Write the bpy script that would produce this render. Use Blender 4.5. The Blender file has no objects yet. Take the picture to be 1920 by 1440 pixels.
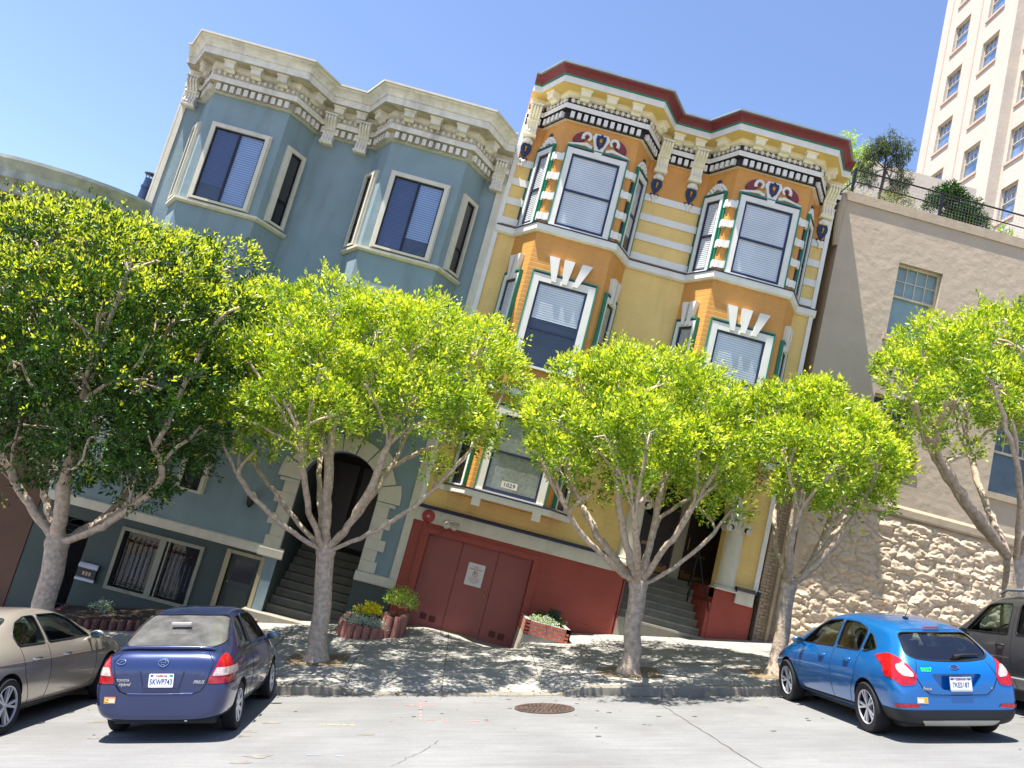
import bpy, bmesh, math, random
import numpy as np
from mathutils import Vector, Matrix, noise
from mathutils.bvhtree import BVHTree
random.seed(7)
SC = bpy.context.scene
COL = SC.collection
R = math.radians

def lin(h):
    h = h.lstrip('#'); o = []
    for i in (0, 2, 4):
        c = int(h[i:i+2], 16) / 255
        o.append(c / 12.92 if c <= .04045 else ((c + .055) / 1.055) ** 2.4)
    return tuple(o)

# ------------------------------------------------------------------ materials
MATS = {}
def mat(name, col, rough=.7, metal=0., var=.12, vscale=3., bump=0., bscale=20., boards=0., spec=.5, coat=0., dirt=0., detail=4.):
    """procedural painted / stone surface: base colour broken by two noises, optional board grooves, bump"""
    if name in MATS: return MATS[name]
    if isinstance(col, str): col = lin(col)
    m = bpy.data.materials.new(name); m.use_nodes = True
    nt = m.node_tree; N = nt.nodes; L = nt.links; b = N['Principled BSDF']
    b.inputs['Roughness'].default_value = rough; b.inputs['Metallic'].default_value = metal
    b.inputs['Specular IOR Level'].default_value = spec
    if coat:
        b.inputs['Coat Weight'].default_value = coat; b.inputs['Coat Roughness'].default_value = .04
    geo = N.new('ShaderNodeNewGeometry')
    n1 = N.new('ShaderNodeTexNoise'); n1.inputs['Scale'].default_value = vscale; n1.inputs['Detail'].default_value = detail
    L.new(geo.outputs['Position'], n1.inputs['Vector'])
    mx = N.new('ShaderNodeMix'); mx.data_type = 'RGBA'; mx.blend_type = 'MIX'
    mr = N.new('ShaderNodeMapRange'); mr.inputs['From Min'].default_value = .3; mr.inputs['From Max'].default_value = .7
    L.new(n1.outputs['Fac'], mr.inputs['Value']); L.new(mr.outputs['Result'], mx.inputs['Factor'])
    mx.inputs['A'].default_value = tuple(max(0, c * (1 - var)) for c in col) + (1,)
    mx.inputs['B'].default_value = tuple(min(1, c * (1 + var)) for c in col) + (1,)
    out = mx.outputs['Result']
    if dirt:
        n2 = N.new('ShaderNodeTexNoise'); n2.inputs['Scale'].default_value = .9; n2.inputs['Detail'].default_value = 7.; n2.inputs['Roughness'].default_value = .65
        mp = N.new('ShaderNodeMapping'); mp.inputs['Scale'].default_value = (3.2, 3.2, .55)
        L.new(geo.outputs['Position'], mp.inputs['Vector']); L.new(mp.outputs['Vector'], n2.inputs['Vector'])
        m2 = N.new('ShaderNodeMapRange'); m2.inputs['From Min'].default_value = .5; m2.inputs['From Max'].default_value = .75; m2.inputs['To Max'].default_value = dirt
        L.new(n2.outputs['Fac'], m2.inputs['Value'])
        d = N.new('ShaderNodeMix'); d.data_type = 'RGBA'; d.blend_type = 'MIX'
        L.new(m2.outputs['Result'], d.inputs['Factor']); L.new(out, d.inputs['A'])
        d.inputs['B'].default_value = (.10, .085, .065, 1); out = d.outputs['Result']
    L.new(out, b.inputs['Base Color'])
    h = None
    if bump:
        n3 = N.new('ShaderNodeTexNoise'); n3.inputs['Scale'].default_value = bscale; n3.inputs['Detail'].default_value = 5.
        L.new(geo.outputs['Position'], n3.inputs['Vector'])
        bp = N.new('ShaderNodeBump'); bp.inputs['Strength'].default_value = 1.; bp.inputs['Distance'].default_value = bump
        L.new(n3.outputs['Fac'], bp.inputs['Height']); h = bp.outputs['Normal']
    if boards:
        sx = N.new('ShaderNodeSeparateXYZ'); L.new(geo.outputs['Position'], sx.inputs['Vector'])
        mo = N.new('ShaderNodeMath'); mo.operation = 'PINGPONG'; mo.inputs[1].default_value = boards / 2
        L.new(sx.outputs['Z'], mo.inputs[0])
        mr2 = N.new('ShaderNodeMapRange'); mr2.inputs['From Max'].default_value = .012
        L.new(mo.outputs[0], mr2.inputs['Value'])
        bp2 = N.new('ShaderNodeBump'); bp2.inputs['Strength'].default_value = .8; bp2.inputs['Distance'].default_value = .004
        L.new(mr2.outputs['Result'], bp2.inputs['Height'])
        if h: L.new(h, bp2.inputs['Normal'])
        h = bp2.outputs['Normal']
    if h: L.new(h, b.inputs['Normal'])
    MATS[name] = m
    return m

def glassmat(name, tint, refl=.9, rough=.02, base=.07, dust=0.):
    if name in MATS: return MATS[name]
    m = bpy.data.materials.new(name); m.use_nodes = True; nt = m.node_tree; N = nt.nodes; L = nt.links
    N.remove(N['Principled BSDF']); out = N['Material Output']
    t = N.new('ShaderNodeBsdfTransparent'); t.inputs['Color'].default_value = tuple(tint) + (1,)
    g = N.new('ShaderNodeBsdfGlossy'); g.inputs['Roughness'].default_value = rough; g.inputs['Color'].default_value = (refl, refl, refl, 1)
    lw = N.new('ShaderNodeLayerWeight'); lw.inputs['Blend'].default_value = .5
    pw = N.new('ShaderNodeMath'); pw.operation = 'POWER'; pw.inputs[1].default_value = 4.; L.new(lw.outputs['Facing'], pw.inputs[0])
    fr = N.new('ShaderNodeMapRange'); fr.inputs['To Min'].default_value = base; fr.inputs['To Max'].default_value = 1.; L.new(pw.outputs[0], fr.inputs['Value'])
    nz = N.new('ShaderNodeTexNoise'); nz.inputs['Scale'].default_value = 1.3
    ge = N.new('ShaderNodeNewGeometry'); L.new(ge.outputs['Position'], nz.inputs['Vector'])
    bp = N.new('ShaderNodeBump'); bp.inputs['Distance'].default_value = .008; bp.inputs['Strength'].default_value = .5
    L.new(nz.outputs['Fac'], bp.inputs['Height']); L.new(bp.outputs['Normal'], g.inputs['Normal'])
    mx = N.new('ShaderNodeMixShader'); L.new(fr.outputs[0], mx.inputs[0]); L.new(t.outputs[0], mx.inputs[1]); L.new(g.outputs[0], mx.inputs[2])
    if dust:
        df = N.new('ShaderNodeBsdfDiffuse'); df.inputs['Color'].default_value = (.42, .41, .40, 1)
        dn = N.new('ShaderNodeTexNoise'); dn.inputs['Scale'].default_value = 5.; dn.inputs['Detail'].default_value = 6.; L.new(ge.outputs['Position'], dn.inputs['Vector'])
        dr = N.new('ShaderNodeMapRange'); dr.inputs['From Min'].default_value = .3; dr.inputs['From Max'].default_value = .7; dr.inputs['To Min'].default_value = dust*.5; dr.inputs['To Max'].default_value = dust*1.3; L.new(dn.outputs['Fac'], dr.inputs['Value'])
        m2 = N.new('ShaderNodeMixShader'); L.new(dr.outputs[0], m2.inputs[0]); L.new(mx.outputs[0], m2.inputs[1]); L.new(df.outputs[0], m2.inputs[2]); mx = m2
    L.new(mx.outputs[0], out.inputs['Surface']); MATS[name] = m
    return m

def leafmat(name, c1, c2, trans=.35, rough=.38, spec=.5):
    if name in MATS: return MATS[name]
    m = bpy.data.materials.new(name); m.use_nodes = True; nt = m.node_tree; N = nt.nodes; L = nt.links
    b = N['Principled BSDF']; b.inputs['Roughness'].default_value = rough; b.inputs['Specular IOR Level'].default_value = spec
    ge = N.new('ShaderNodeNewGeometry')
    mx = N.new('ShaderNodeMix'); mx.data_type = 'RGBA'
    mx.inputs['A'].default_value = lin(c1) + (1,); mx.inputs['B'].default_value = lin(c2) + (1,)
    L.new(ge.outputs['Random Per Island'], mx.inputs['Factor'])
    L.new(mx.outputs['Result'], b.inputs['Base Color'])
    tr = N.new('ShaderNodeBsdfTranslucent')
    hs = N.new('ShaderNodeHueSaturation'); hs.inputs['Value'].default_value = 1.5; hs.inputs['Hue'].default_value = .485; hs.inputs['Saturation'].default_value = 1.1
    L.new(mx.outputs['Result'], hs.inputs['Color']); L.new(hs.outputs['Color'], tr.inputs['Color'])
    ms = N.new('ShaderNodeMixShader'); ms.inputs[0].default_value = trans
    L.new(b.outputs[0], ms.inputs[1]); L.new(tr.outputs[0], ms.inputs[2]); L.new(ms.outputs[0], N['Material Output'].inputs['Surface'])
    MATS[name] = m
    return m

# ------------------------------------------------------------------ mesh builder
class Fr:
    """wall frame: origin o (xy), u runs along the wall, n points out of it"""
    def __init__(s, p, q=None, u=None):
        s.o = Vector((p[0], p[1], 0))
        s.u = (Vector((q[0]-p[0], q[1]-p[1], 0))).normalized() if q else Vector(u)
        s.len = math.hypot(q[0]-p[0], q[1]-p[1]) if q else 0
        s.n = Vector((s.u.y, -s.u.x, 0))
    def P(s, u, z, o=0.): return s.o + s.u * u + s.n * o + Vector((0, 0, z))
FACADE = Fr((0, 0), u=(1, 0, 0))

class MB:
    def __init__(s): s.v = []; s.f = []; s.m = []
    def add(s, vs, fs, mi=0):
        k = len(s.v); s.v += [tuple(v) for v in vs]
        for f in fs: s.f.append(tuple(k + i for i in f)); s.m.append(mi)
    def hexa(s, p, mi=0):   # 8 points: bottom 4 ccw, top 4
        s.add(p, [(3, 2, 1, 0), (4, 5, 6, 7), (0, 1, 5, 4), (1, 2, 6, 5), (2, 3, 7, 6), (3, 0, 4, 7)], mi)
    def box(s, x0, x1, y0, y1, z0, z1, mi=0):
        s.hexa([(x0, y0, z0), (x1, y0, z0), (x1, y1, z0), (x0, y1, z0), (x0, y0, z1), (x1, y0, z1), (x1, y1, z1), (x0, y1, z1)], mi)
    def fbox(s, F, u0, u1, z0, z1, o0, o1, mi=0):
        P = F.P
        s.hexa([P(u0, z0, o1), P(u1, z0, o1), P(u1, z0, o0), P(u0, z0, o0), P(u0, z1, o1), P(u1, z1, o1), P(u1, z1, o0), P(u0, z1, o0)], mi)
    def poly(s, F, pts, o0, o1, mi=0):   # prism of polygon (u,z)
        n = len(pts)
        s.add([F.P(u, z, o1) for u, z in pts] + [F.P(u, z, o0) for u, z in pts],
              [tuple(range(n)), tuple(range(2*n-1, n-1, -1))] + [(i, i+n, (i+1) % n + n, (i+1) % n) for i in range(n)], mi)
    def prof(s, F, pts, u0, u1, mi=0):   # prism of profile (out,z) along u
        n = len(pts)
        s.add([F.P(u0, z, o) for o, z in pts] + [F.P(u1, z, o) for o, z in pts],
              [tuple(range(n)), tuple(range(2*n-1, n-1, -1))] + [(i, i+n, (i+1) % n + n, (i+1) % n) for i in range(n)], mi)
    def tube(s, pts, rad, sides=8, mi=0, cap=True):
        pts = [Vector(p) for p in pts]; n = len(pts)
        if not isinstance(rad, (list, tuple)): rad = [rad] * n
        k = len(s.v); prev = None
        for i, p in enumerate(pts):
            d = (pts[min(i+1, n-1)] - pts[max(i-1, 0)])
            if d.length < 1e-9: d = Vector((0, 0, 1))
            d.normalize()
            if prev is None: a = d.orthogonal().normalized()
            else:
                a = prev - d * prev.dot(d)
                a = a.normalized() if a.length > 1e-6 else d.orthogonal().normalized()
            prev = a; b = d.cross(a)
            for j in range(sides):
                t = 2 * math.pi * j / sides
                s.v.append(tuple(p + (a * math.cos(t) + b * math.sin(t)) * rad[i]))
        for i in range(n-1):
            for j in range(sides):
                s.f.append((k+i*sides+j, k+i*sides+(j+1) % sides, k+(i+1)*sides+(j+1) % sides, k+(i+1)*sides+j)); s.m.append(mi)
        if cap:
            s.f.append(tuple(k+j for j in reversed(range(sides)))); s.m.append(mi)
            s.f.append(tuple(k+(n-1)*sides+j for j in range(sides))); s.m.append(mi)
    def lathe(s, prof, M=None, seg=24, mi=0, closed=False):   # profile (r,z) about local Z
        M = M or Matrix(); k = len(s.v); n = len(prof)
        for r, z in prof:
            for j in range(seg):
                t = 2*math.pi*j/seg; s.v.append(tuple(M @ Vector((r*math.cos(t), r*math.sin(t), z))))
        for i in range(n-1 + (1 if closed else 0)):
            a = i*seg; b = ((i+1) % n)*seg
            for j in range(seg):
                s.f.append((k+a+j, k+a+(j+1) % seg, k+b+(j+1) % seg, k+b+j)); s.m.append(mi)
    def ell(s, c, r, M=None, mi=0, seg=10, rings=6):
        M = M or Matrix(); c = Vector(c); k = len(s.v)
        for i in range(rings+1):
            ph = math.pi*i/rings - math.pi/2
            for j in range(seg):
                t = 2*math.pi*j/seg
                s.v.append(tuple(c + M @ Vector((r[0]*math.cos(ph)*math.cos(t), r[1]*math.cos(ph)*math.sin(t), r[2]*math.sin(ph)))))
        for i in range(rings):
            for j in range(seg):
                s.f.append((k+i*seg+j, k+i*seg+(j+1) % seg, k+(i+1)*seg+(j+1) % seg, k+(i+1)*seg+j)); s.m.append(mi)
    def sweep(s, path, prof, mi=0, mis=None):   # profile (offset,z) along a plan polyline with mitres; outside is to the right of travel
        n = len(path); off = []
        for i in range(n):
            ds = []
            if i > 0: ds.append(Vector((path[i][0]-path[i-1][0], path[i][1]-path[i-1][1])).normalized())
            if i < n-1: ds.append(Vector((path[i+1][0]-path[i][0], path[i+1][1]-path[i][1])).normalized())
            ns = [Vector((d.y, -d.x)) for d in ds]
            if len(ns) == 1: off.append(ns[0])
            else:
                b = (ns[0]+ns[1]).normalized(); off.append(b / max(.3, b.dot(ns[0])))
        k = len(s.v); m = len(prof)
        for i in range(n):
            for o, z in prof: s.v.append((path[i][0]+off[i].x*o, path[i][1]+off[i].y*o, z))
        for i in range(n-1):
            for j in range(m-1):
                s.f.append((k+i*m+j, k+(i+1)*m+j, k+(i+1)*m+j+1, k+i*m+j+1)); s.m.append(mis[j] if mis else mi)
        s.f.append(tuple(k+j for j in reversed(range(m)))); s.m.append(mi)
        s.f.append(tuple(k+(n-1)*m+j for j in range(m))); s.m.append(mi)
    def item(s): s.marks = getattr(s, 'marks', []) + [len(s.f)]
    def build_items(s, name, mats, parent=None, smooth=False):
        """one object for each group of faces started with item()"""
        ms = getattr(s, 'marks', [0])+[len(s.f)]; out = []
        for a, b in zip(ms, ms[1:]):
            if a == b: continue
            q = MB(); ids = sorted({i for f in s.f[a:b] for i in f}); mp = {v: k for k, v in enumerate(ids)}
            q.v = [s.v[i] for i in ids]; q.f = [tuple(mp[i] for i in f) for f in s.f[a:b]]; q.m = s.m[a:b]; out.append(q.build(name, mats, parent, smooth))
        return out
    def build(s, name, mats, parent=None, smooth=False, fix=True):
        me = bpy.data.meshes.new(name); me.from_pydata(s.v, [], s.f)
        mats = mats if isinstance(mats, (list, tuple)) else [mats]
        for m in mats: me.materials.append(m)
        if len(mats) > 1: me.polygons.foreach_set('material_index', s.m)
        if fix:
            bm = bmesh.new(); bm.from_mesh(me); bmesh.ops.recalc_face_normals(bm, faces=bm.faces); bm.to_mesh(me); bm.free()
        if smooth:
            me.polygons.foreach_set('use_smooth', [True]*len(me.polygons))
            try: me.set_sharp_from_angle(angle=R(smooth if smooth is not True else 40))
            except Exception: pass
        me.update()
        o = bpy.data.objects.new(name, me); COL.objects.link(o)
        if parent: o.parent = parent
        return o

def tag(o, label=None, cat=None, group=None, kind=None):
    if label: o['label'] = label
    if cat: o['category'] = cat
    if group: o['group'] = group
    if kind: o['kind'] = kind
    return o
def empty(name, label, cat, loc=(0, 0, 0), group=None):
    o = bpy.data.objects.new(name, None); o.empty_display_size = .2; COL.objects.link(o); o.location = loc
    return tag(o, label, cat, group)
def rebase(root, loc):
    """move a thing's Empty to its base without moving its parts"""
    root.location = loc; d = Vector(loc)
    for c in root.children: c.location = Vector(c.location) - d
def textmesh(name, s, size, mats, M, parent=None, ext=.002, align='CENTER', sx=1., shear=0., bold=0.):
    cu = bpy.data.curves.new(name, 'FONT'); cu.body = s; cu.size = size; cu.extrude = ext; cu.align_x = align; cu.align_y = 'CENTER'
    cu.shear = shear; cu.resolution_u = 2; cu.offset = bold
    o = bpy.data.objects.new(name, cu); COL.objects.link(o)
    dg = bpy.context.evaluated_depsgraph_get(); me = bpy.data.meshes.new_from_object(o.evaluated_get(dg))
    bpy.data.objects.remove(o); me.name = name
    me.transform(M @ Matrix.Diagonal((sx, 1, 1, 1)))
    me.materials.clear(); me.materials.append(mats)
    q = bpy.data.objects.new(name, me); COL.objects.link(q)
    if parent: q.parent = parent
    return q
def facing(F, u, z, o):   # matrix: text x along u, y up, z out
    p = F.P(u, z, o); M = Matrix(((F.u.x, 0, F.n.x, p.x), (F.u.y, 0, F.n.y, p.y), (0, 1, 0, p.z), (0, 0, 0, 1)))
    return M

def holewall(mb, F, u0, u1, z0, z1, holes, depth, mi=0, o=0.):
    """flat wall with rectangular openings (u0,u1,z0,z1) and reveals of the given depth"""
    us = sorted({u0, u1} | {h[0] for h in holes} | {h[1] for h in holes}); zs = sorted({z0, z1} | {h[2] for h in holes} | {h[3] for h in holes})
    us = [u for u in us if u0 <= u <= u1]; zs = [z for z in zs if z0 <= z <= z1]
    for i in range(len(us)-1):
        for j in range(len(zs)-1):
            cu = (us[i]+us[i+1])/2; cz = (zs[j]+zs[j+1])/2
            if any(h[0] < cu < h[1] and h[2] < cz < h[3] for h in holes): continue
            mb.add([F.P(us[i], zs[j], o), F.P(us[i+1], zs[j], o), F.P(us[i+1], zs[j+1], o), F.P(us[i], zs[j+1], o)], [(0, 1, 2, 3)], mi)
    for a, b, c, d in holes:
        P = [F.P(a, c, o), F.P(b, c, o), F.P(b, d, o), F.P(a, d, o)]; Q = [F.P(a, c, o-depth), F.P(b, c, o-depth), F.P(b, d, o-depth), F.P(a, d, o-depth)]
        for i in range(4):
            if i == 0 and c <= z0: continue
            j = (i+1) % 4; mb.add([P[i], P[j], Q[j], Q[i]], [(3, 2, 1, 0)], mi)

# ------------------------------------------------------------------ camera, light, sky
CAM = dict(f=1600., yaw=.0232, pitch=.1731, roll=.2583, c=(.864, -18.652, .743))
def setup():
    exec_vals = CAM
    y, p, r = CAM['yaw'], CAM['pitch'], CAM['roll']
    f = Vector((math.sin(y)*math.cos(p), math.cos(y)*math.cos(p), math.sin(p)))
    rt = Vector((math.cos(y), -math.sin(y), 0)); up = rt.cross(f)
    r2 = rt*math.cos(r) + up*math.sin(r); u2 = up*math.cos(r) - rt*math.sin(r)
    cd = bpy.data.cameras.new('camera'); cam = bpy.data.objects.new('camera', cd); COL.objects.link(cam)
    cam.matrix_world = Matrix(((r2.x, u2.x, -f.x, CAM['c'][0]), (r2.y, u2.y, -f.y, CAM['c'][1]), (r2.z, u2.z, -f.z, CAM['c'][2]), (0, 0, 0, 1)))
    cd.sensor_width = 36; cd.lens = CAM['f']/1920*36; cd.clip_end = 1500; cd.clip_start = .1
    SC.camera = cam
    # sun high and nearly along the facades, from the left and a little in front
    sd = Vector((-.335, -.134, 1.)).normalized()
    ld = bpy.data.lights.new('sun', 'SUN'); ld.energy = 5.0; ld.angle = R(.55); ld.color = (1., .95, .86)
    so = bpy.data.objects.new('sun', ld); COL.objects.link(so); so.rotation_euler = (sd).to_track_quat('Z', 'Y').to_euler(); so.location = (0, 0, 40)
    w = bpy.data.worlds.new('World'); SC.world = w; w.use_nodes = True; nt = w.node_tree
    bg = nt.nodes['Background']; sk = nt.nodes.new('ShaderNodeTexSky'); sk.sky_type = 'NISHITA'; sk.sun_disc = False
    sk.sun_elevation = math.asin(sd.z); sk.sun_rotation = math.atan2(sd.x, sd.y); sk.air_density = 1.0; sk.dust_density = SKYD; sk.ozone_density = SKYO; sk.altitude = 50
    mm = nt.nodes.new('ShaderNodeVectorMath'); mm.operation = 'MULTIPLY'; mm.inputs[1].default_value = (1.05, .985, 1.04); nt.links.new(sk.outputs[0], mm.inputs[0]); nt.links.new(mm.outputs[0], bg.inputs[0]); bg.inputs[1].default_value = SKY
    vs = SC.view_settings; vs.view_transform = 'Standard'; vs.look = 'None'; vs.exposure = EXPO; vs.gamma = 1
    SC.cycles.max_bounces = 8; SC.cycles.diffuse_bounces = 4; SC.cycles.transparent_max_bounces = 12; SC.cycles.caustics_reflective = False; SC.cycles.caustics_refractive = False
    try: SC.cycles.use_denoising = True
    except Exception: pass
SKY = .103; SKYD = .5; SKYO = 3.6; EXPO = 1.33
setup()

# ------------------------------------------------------------------ ground
KS = .2454; RC = -.045
def z_wall(x): return -1.66 + .209*x
def z_kerb(x): return -2.14 + KS*x
def z_side(x, y):            # pavement surface, y from -5 (kerb) to 0 (houses)
    t = (y+5)/5.; return (z_kerb(x)+.13)*(1-t) + z_wall(x)*t
def z_road(x, y): return z_kerb(x) + (y+5)*RC

concrete = mat('road concrete', '#a5a39d', .85, var=.08, vscale=1.4, bump=.004, bscale=60)
def road_material():
    m = bpy.data.materials.new('road surface'); m.use_nodes = True; nt = m.node_tree; N = nt.nodes; L = nt.links; b = N['Principled BSDF']
    b.inputs['Roughness'].default_value = .85
    ge = N.new('ShaderNodeNewGeometry')
    def nz(scale, detail, rough=.6, mp=None):
        n = N.new('ShaderNodeTexNoise'); n.inputs['Scale'].default_value = scale; n.inputs['Detail'].default_value = detail; n.inputs['Roughness'].default_value = rough
        if mp:
            q = N.new('ShaderNodeMapping'); q.inputs['Scale'].default_value = mp; L.new(ge.outputs['Position'], q.inputs['Vector']); L.new(q.outputs['Vector'], n.inputs['Vector'])
        else: L.new(ge.outputs['Position'], n.inputs['Vector'])
        return n
    big = nz(.7, 6); fine = nz(38, 6, .75); streak = nz(1.0, 5, .6, (1.2, 14, 1.2))
    def rmp(src, a, bb, c, d):
        r = N.new('ShaderNodeMapRange'); r.inputs['From Min'].default_value = a; r.inputs['From Max'].default_value = bb; r.inputs['To Min'].default_value = c; r.inputs['To Max'].default_value = d
        L.new(src, r.inputs['Value']); return r.outputs['Result']
    m1 = N.new('ShaderNodeMath'); m1.operation = 'MULTIPLY'; L.new(rmp(big.outputs['Fac'], .3, .7, .84, 1.08), m1.inputs[0]); L.new(rmp(fine.outputs['Fac'], .25, .75, .82, 1.14), m1.inputs[1])
    m2 = N.new('ShaderNodeMath'); m2.operation = 'MULTIPLY'; L.new(m1.outputs[0], m2.inputs[0]); L.new(rmp(streak.outputs['Fac'], .3, .7, .86, 1.08), m2.inputs[1])
    col = N.new('ShaderNodeVectorMath'); col.operation = 'SCALE'; col.inputs[0].default_value = (.198, .198, .196); L.new(m2.outputs[0], col.inputs['Scale'])
    # oil and tyre stains
    st = nz(.45, 5, .7); mx = N.new('ShaderNodeMix'); mx.data_type = 'RGBA'; L.new(rmp(st.outputs['Fac'], .50, .72, 0, .6), mx.inputs['Factor'])
    L.new(col.outputs[0], mx.inputs['A']); mx.inputs['B'].default_value = (.13, .125, .12, 1)
    L.new(mx.outputs['Result'], b.inputs['Base Color'])
    bp = N.new('ShaderNodeBump'); bp.inputs['Distance'].default_value = .006; bp.inputs['Strength'].default_value = .7; L.new(fine.outputs['Fac'], bp.inputs['Height']); L.new(bp.outputs['Normal'], b.inputs['Normal'])
    return m
ROADM = road_material()
g = MB(); 
def sheet(mb, x0, x1, y0, y1, zf, nx, ny, mi=0):
    k = len(mb.v)
    for i in range(nx+1):
        for j in range(ny+1):
            x = x0+(x1-x0)*i/nx; y = y0+(y1-y0)*j/ny; mb.v.append((x, y, zf(x, y)))
    for i in range(nx):
        for j in range(ny):
            a = k+i*(ny+1)+j; mb.f.append((a, a+ny+1, a+ny+2, a+1)); mb.m.append(mi)
sheet(g, -400, 400, -400, 400, lambda x, y: -3.2+KS*x-.0*y, 4, 4)
tag(g.build('ground', mat('dry earth', '#8a7f6a', .95, var=.2, bump=.02, bscale=4)), kind='structure')
rd = MB(); sheet(rd, -120, 120, -26, -5.0, z_road, 60, 14)
tag(rd.build('road', ROADM), kind='structure')
# pavement slabs with tooled joints, lowered where the driveway crosses the kerb
def drive(x):
    a, b = .15, 3.05
    if x < a-.5 or x > b+.45: return 0.
    if x < a: return (x-a+.5)/.5
    if x > b: return (b+.45-x)/.45
    return 1.
def zs(x, y):
    z = z_side(x, y); d = drive(x)
    t = max(0, min(1, (-y-1.6)/3.2)); z -= d*.11*t*t
    # the apron is cut level in front of the garage door
    w = max(0., min(1., (y+2.1)/1.3)) * max(0., min(1., (x-.2)/.25)) * max(0., min(1., (2.76-x)/.05))
    w = w*w*(3-2*w); return z*(1-w)+min(z, -1.49)*w
sw = MB(); xs = []
x = -60.
while x < 60:
    xs.append(x); x += (.05 if 2.5 < x < 2.9 else .1 if -1.2 < x < 4.2 else .5)
ys = [-4.84, -4.2, -3.6, -3.0, -2.4, -2.1, -1.85, -1.6, -1.35, -1.1, -.8, -.4, -.02, .5]
k = len(sw.v)
for x in xs:
    for y in ys: sw.v.append((x, y, zs(x, min(0, y))))
for i in range(len(xs)-1):
    for j in range(len(ys)-1):
        a = i*len(ys)+j; sw.f.append((a, a+len(ys), a+len(ys)+1, a+1)); sw.m.append(0)
pave = mat('pavement concrete', '#93908a', .85, var=.1, vscale=2.2, bump=.004, bscale=55, detail=6)
tag(sw.build('pavement', pave), kind='structure')
jm = mat('joint dirt', '#5b554b', .95)
jt = MB()
for x in np.arange(-9.3, 16, 1.52):
    pts = [(x, y, zs(x, y)+.004) for y in np.linspace(-4.84, -.1, 14)]
    for a, b in zip(pts, pts[1:]): jt.add([(a[0]-.006, a[1], a[2]), (a[0]+.006, a[1], a[2]), (b[0]+.006, b[1], b[2]), (b[0]-.006, b[1], b[2])], [(0, 1, 2, 3)])
for y in (-3.15, -1.55):
    px = np.arange(-10, 16, .2)
    for a, b in zip(px, px[1:]): jt.add([(a, y-.006, zs(a, y-.006)+.004), (b, y-.006, zs(b, y-.006)+.004), (b, y+.006, zs(b, y+.006)+.004), (a, y+.006, zs(a, y+.006)+.004)], [(0, 1, 2, 3)])
tag(jt.build('pavement_joints', jm), kind='structure')
kb = MB(); kx = [x for x in xs]
pr = []
for x in kx:
    zt = zs(x, -4.84); zb = z_kerb(x)-.05
    pr.append([(x, -4.84, zt), (x, -4.99, zt-.002), (x, -5.015, zt-.018), (x, -5.03, zb)])
for p in pr: kb.v += p
for i in range(len(pr)-1):
    for j in range(3): kb.f.append((i*4+j, i*4+4+j, i*4+5+j, i*4+1+j)); kb.m.append(0)
tag(kb.build('kerb', mat('kerb stone', '#807b70', .85, var=.14, vscale=3, bump=.006, bscale=40, dirt=.55), smooth=30), kind='structure')
# dark scuffs and worn red kerb paint, worn survey paint on the road
pm = MB()
def decal(mb, pts, zf, mi=0, lift=.004): mb.add([(x, y, zf(x, y)+lift) for x, y in pts], [tuple(range(len(pts)))], mi)
rnd = random.Random(3)
for (x0, x1, y0, mi) in ((.9, .93, -7.9, 0), (.93, 1.7, -7.2, 0), (1.9, 2.5, -7.25, 0), (.88, .91, -6.5, 0)):
    pass
def dashes(mb, p, q, n, w, mi, fill=.6):
    for i in range(n):
        if rnd.random() > fill: continue
        a = i/n; b = (i+rnd.uniform(.5, 1.))/n
        A = (p[0]+(q[0]-p[0])*a, p[1]+(q[1]-p[1])*a); B = (p[0]+(q[0]-p[0])*b, p[1]+(q[1]-p[1])*b)
        dx, dy = q[0]-p[0], q[1]-p[1]; l = math.hypot(dx, dy); nx, ny = -dy/l*w/2*rnd.uniform(.5, 1), dx/l*w/2*rnd.uniform(.5, 1)
        decal(mb, [(A[0]-nx, A[1]-ny), (B[0]-nx, B[1]-ny), (B[0]+nx, B[1]+ny), (A[0]+nx, A[1]+ny)], z_road, mi)
dashes(pm, (1.05, -5.3), (1.1, -7.1), 22, .03, 0, .7); dashes(pm, (1.1, -7.1), (2.3, -7.2), 18, .03, 0, .5); dashes(pm, (.7, -5.9), (1.3, -5.95), 8, .03, 0, .6)
dashes(pm, (-.1, -7.4), (.35, -7.45), 5, .05, 1, .8); dashes(pm, (-4.0, -8.6), (-3.5, -8.3), 7, .05, 1, .8); dashes(pm, (5.1, -5.35), (5.25, -5.5), 3, .05, 0, .9)
dashes(pm, (4.9, -6.9), (5.2, -7.2), 5, .03, 2, .7); dashes(pm, (.0, -9.1), (.5, -9.2), 5, .03, 2, .7)
tag(pm.build('road_paint_marks', [mat('worn red paint', '#c0837b', .9, var=.15), mat('worn yellow paint', '#b5a468', .9, var=.2), mat('worn blue paint', '#8f9bb0', .9)]), kind='structure')
# slab cracks in the road
cr = MB(); 
def crack(p, q, w, n, amp):
    P = []
    for i in range(n+1):
        t = i/n; P.append((p[0]+(q[0]-p[0])*t+rnd.uniform(-amp, amp), p[1]+(q[1]-p[1])*t))
    for a, b in zip(P, P[1:]):
        ww = w*rnd.uniform(.5, 1.3); decal(cr, [(a[0]-ww, a[1]), (a[0]+ww, a[1]), (b[0]+ww, b[1]), (b[0]-ww, b[1])], z_road)
crack((4.43, -5.05), (4.5, -12), .007, 50, .012)
crack((1.35, -8.4), (.9, -9.6), .004, 14, .03)
crack((-6.6, -5.05), (-6.6, -12), .006, 30, .01)
crack((-120, -5.10), (120, -5.10), .0, 2, 0) if 0 else None
tag(cr.build('road_cracks', jm), kind='structure')
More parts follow.
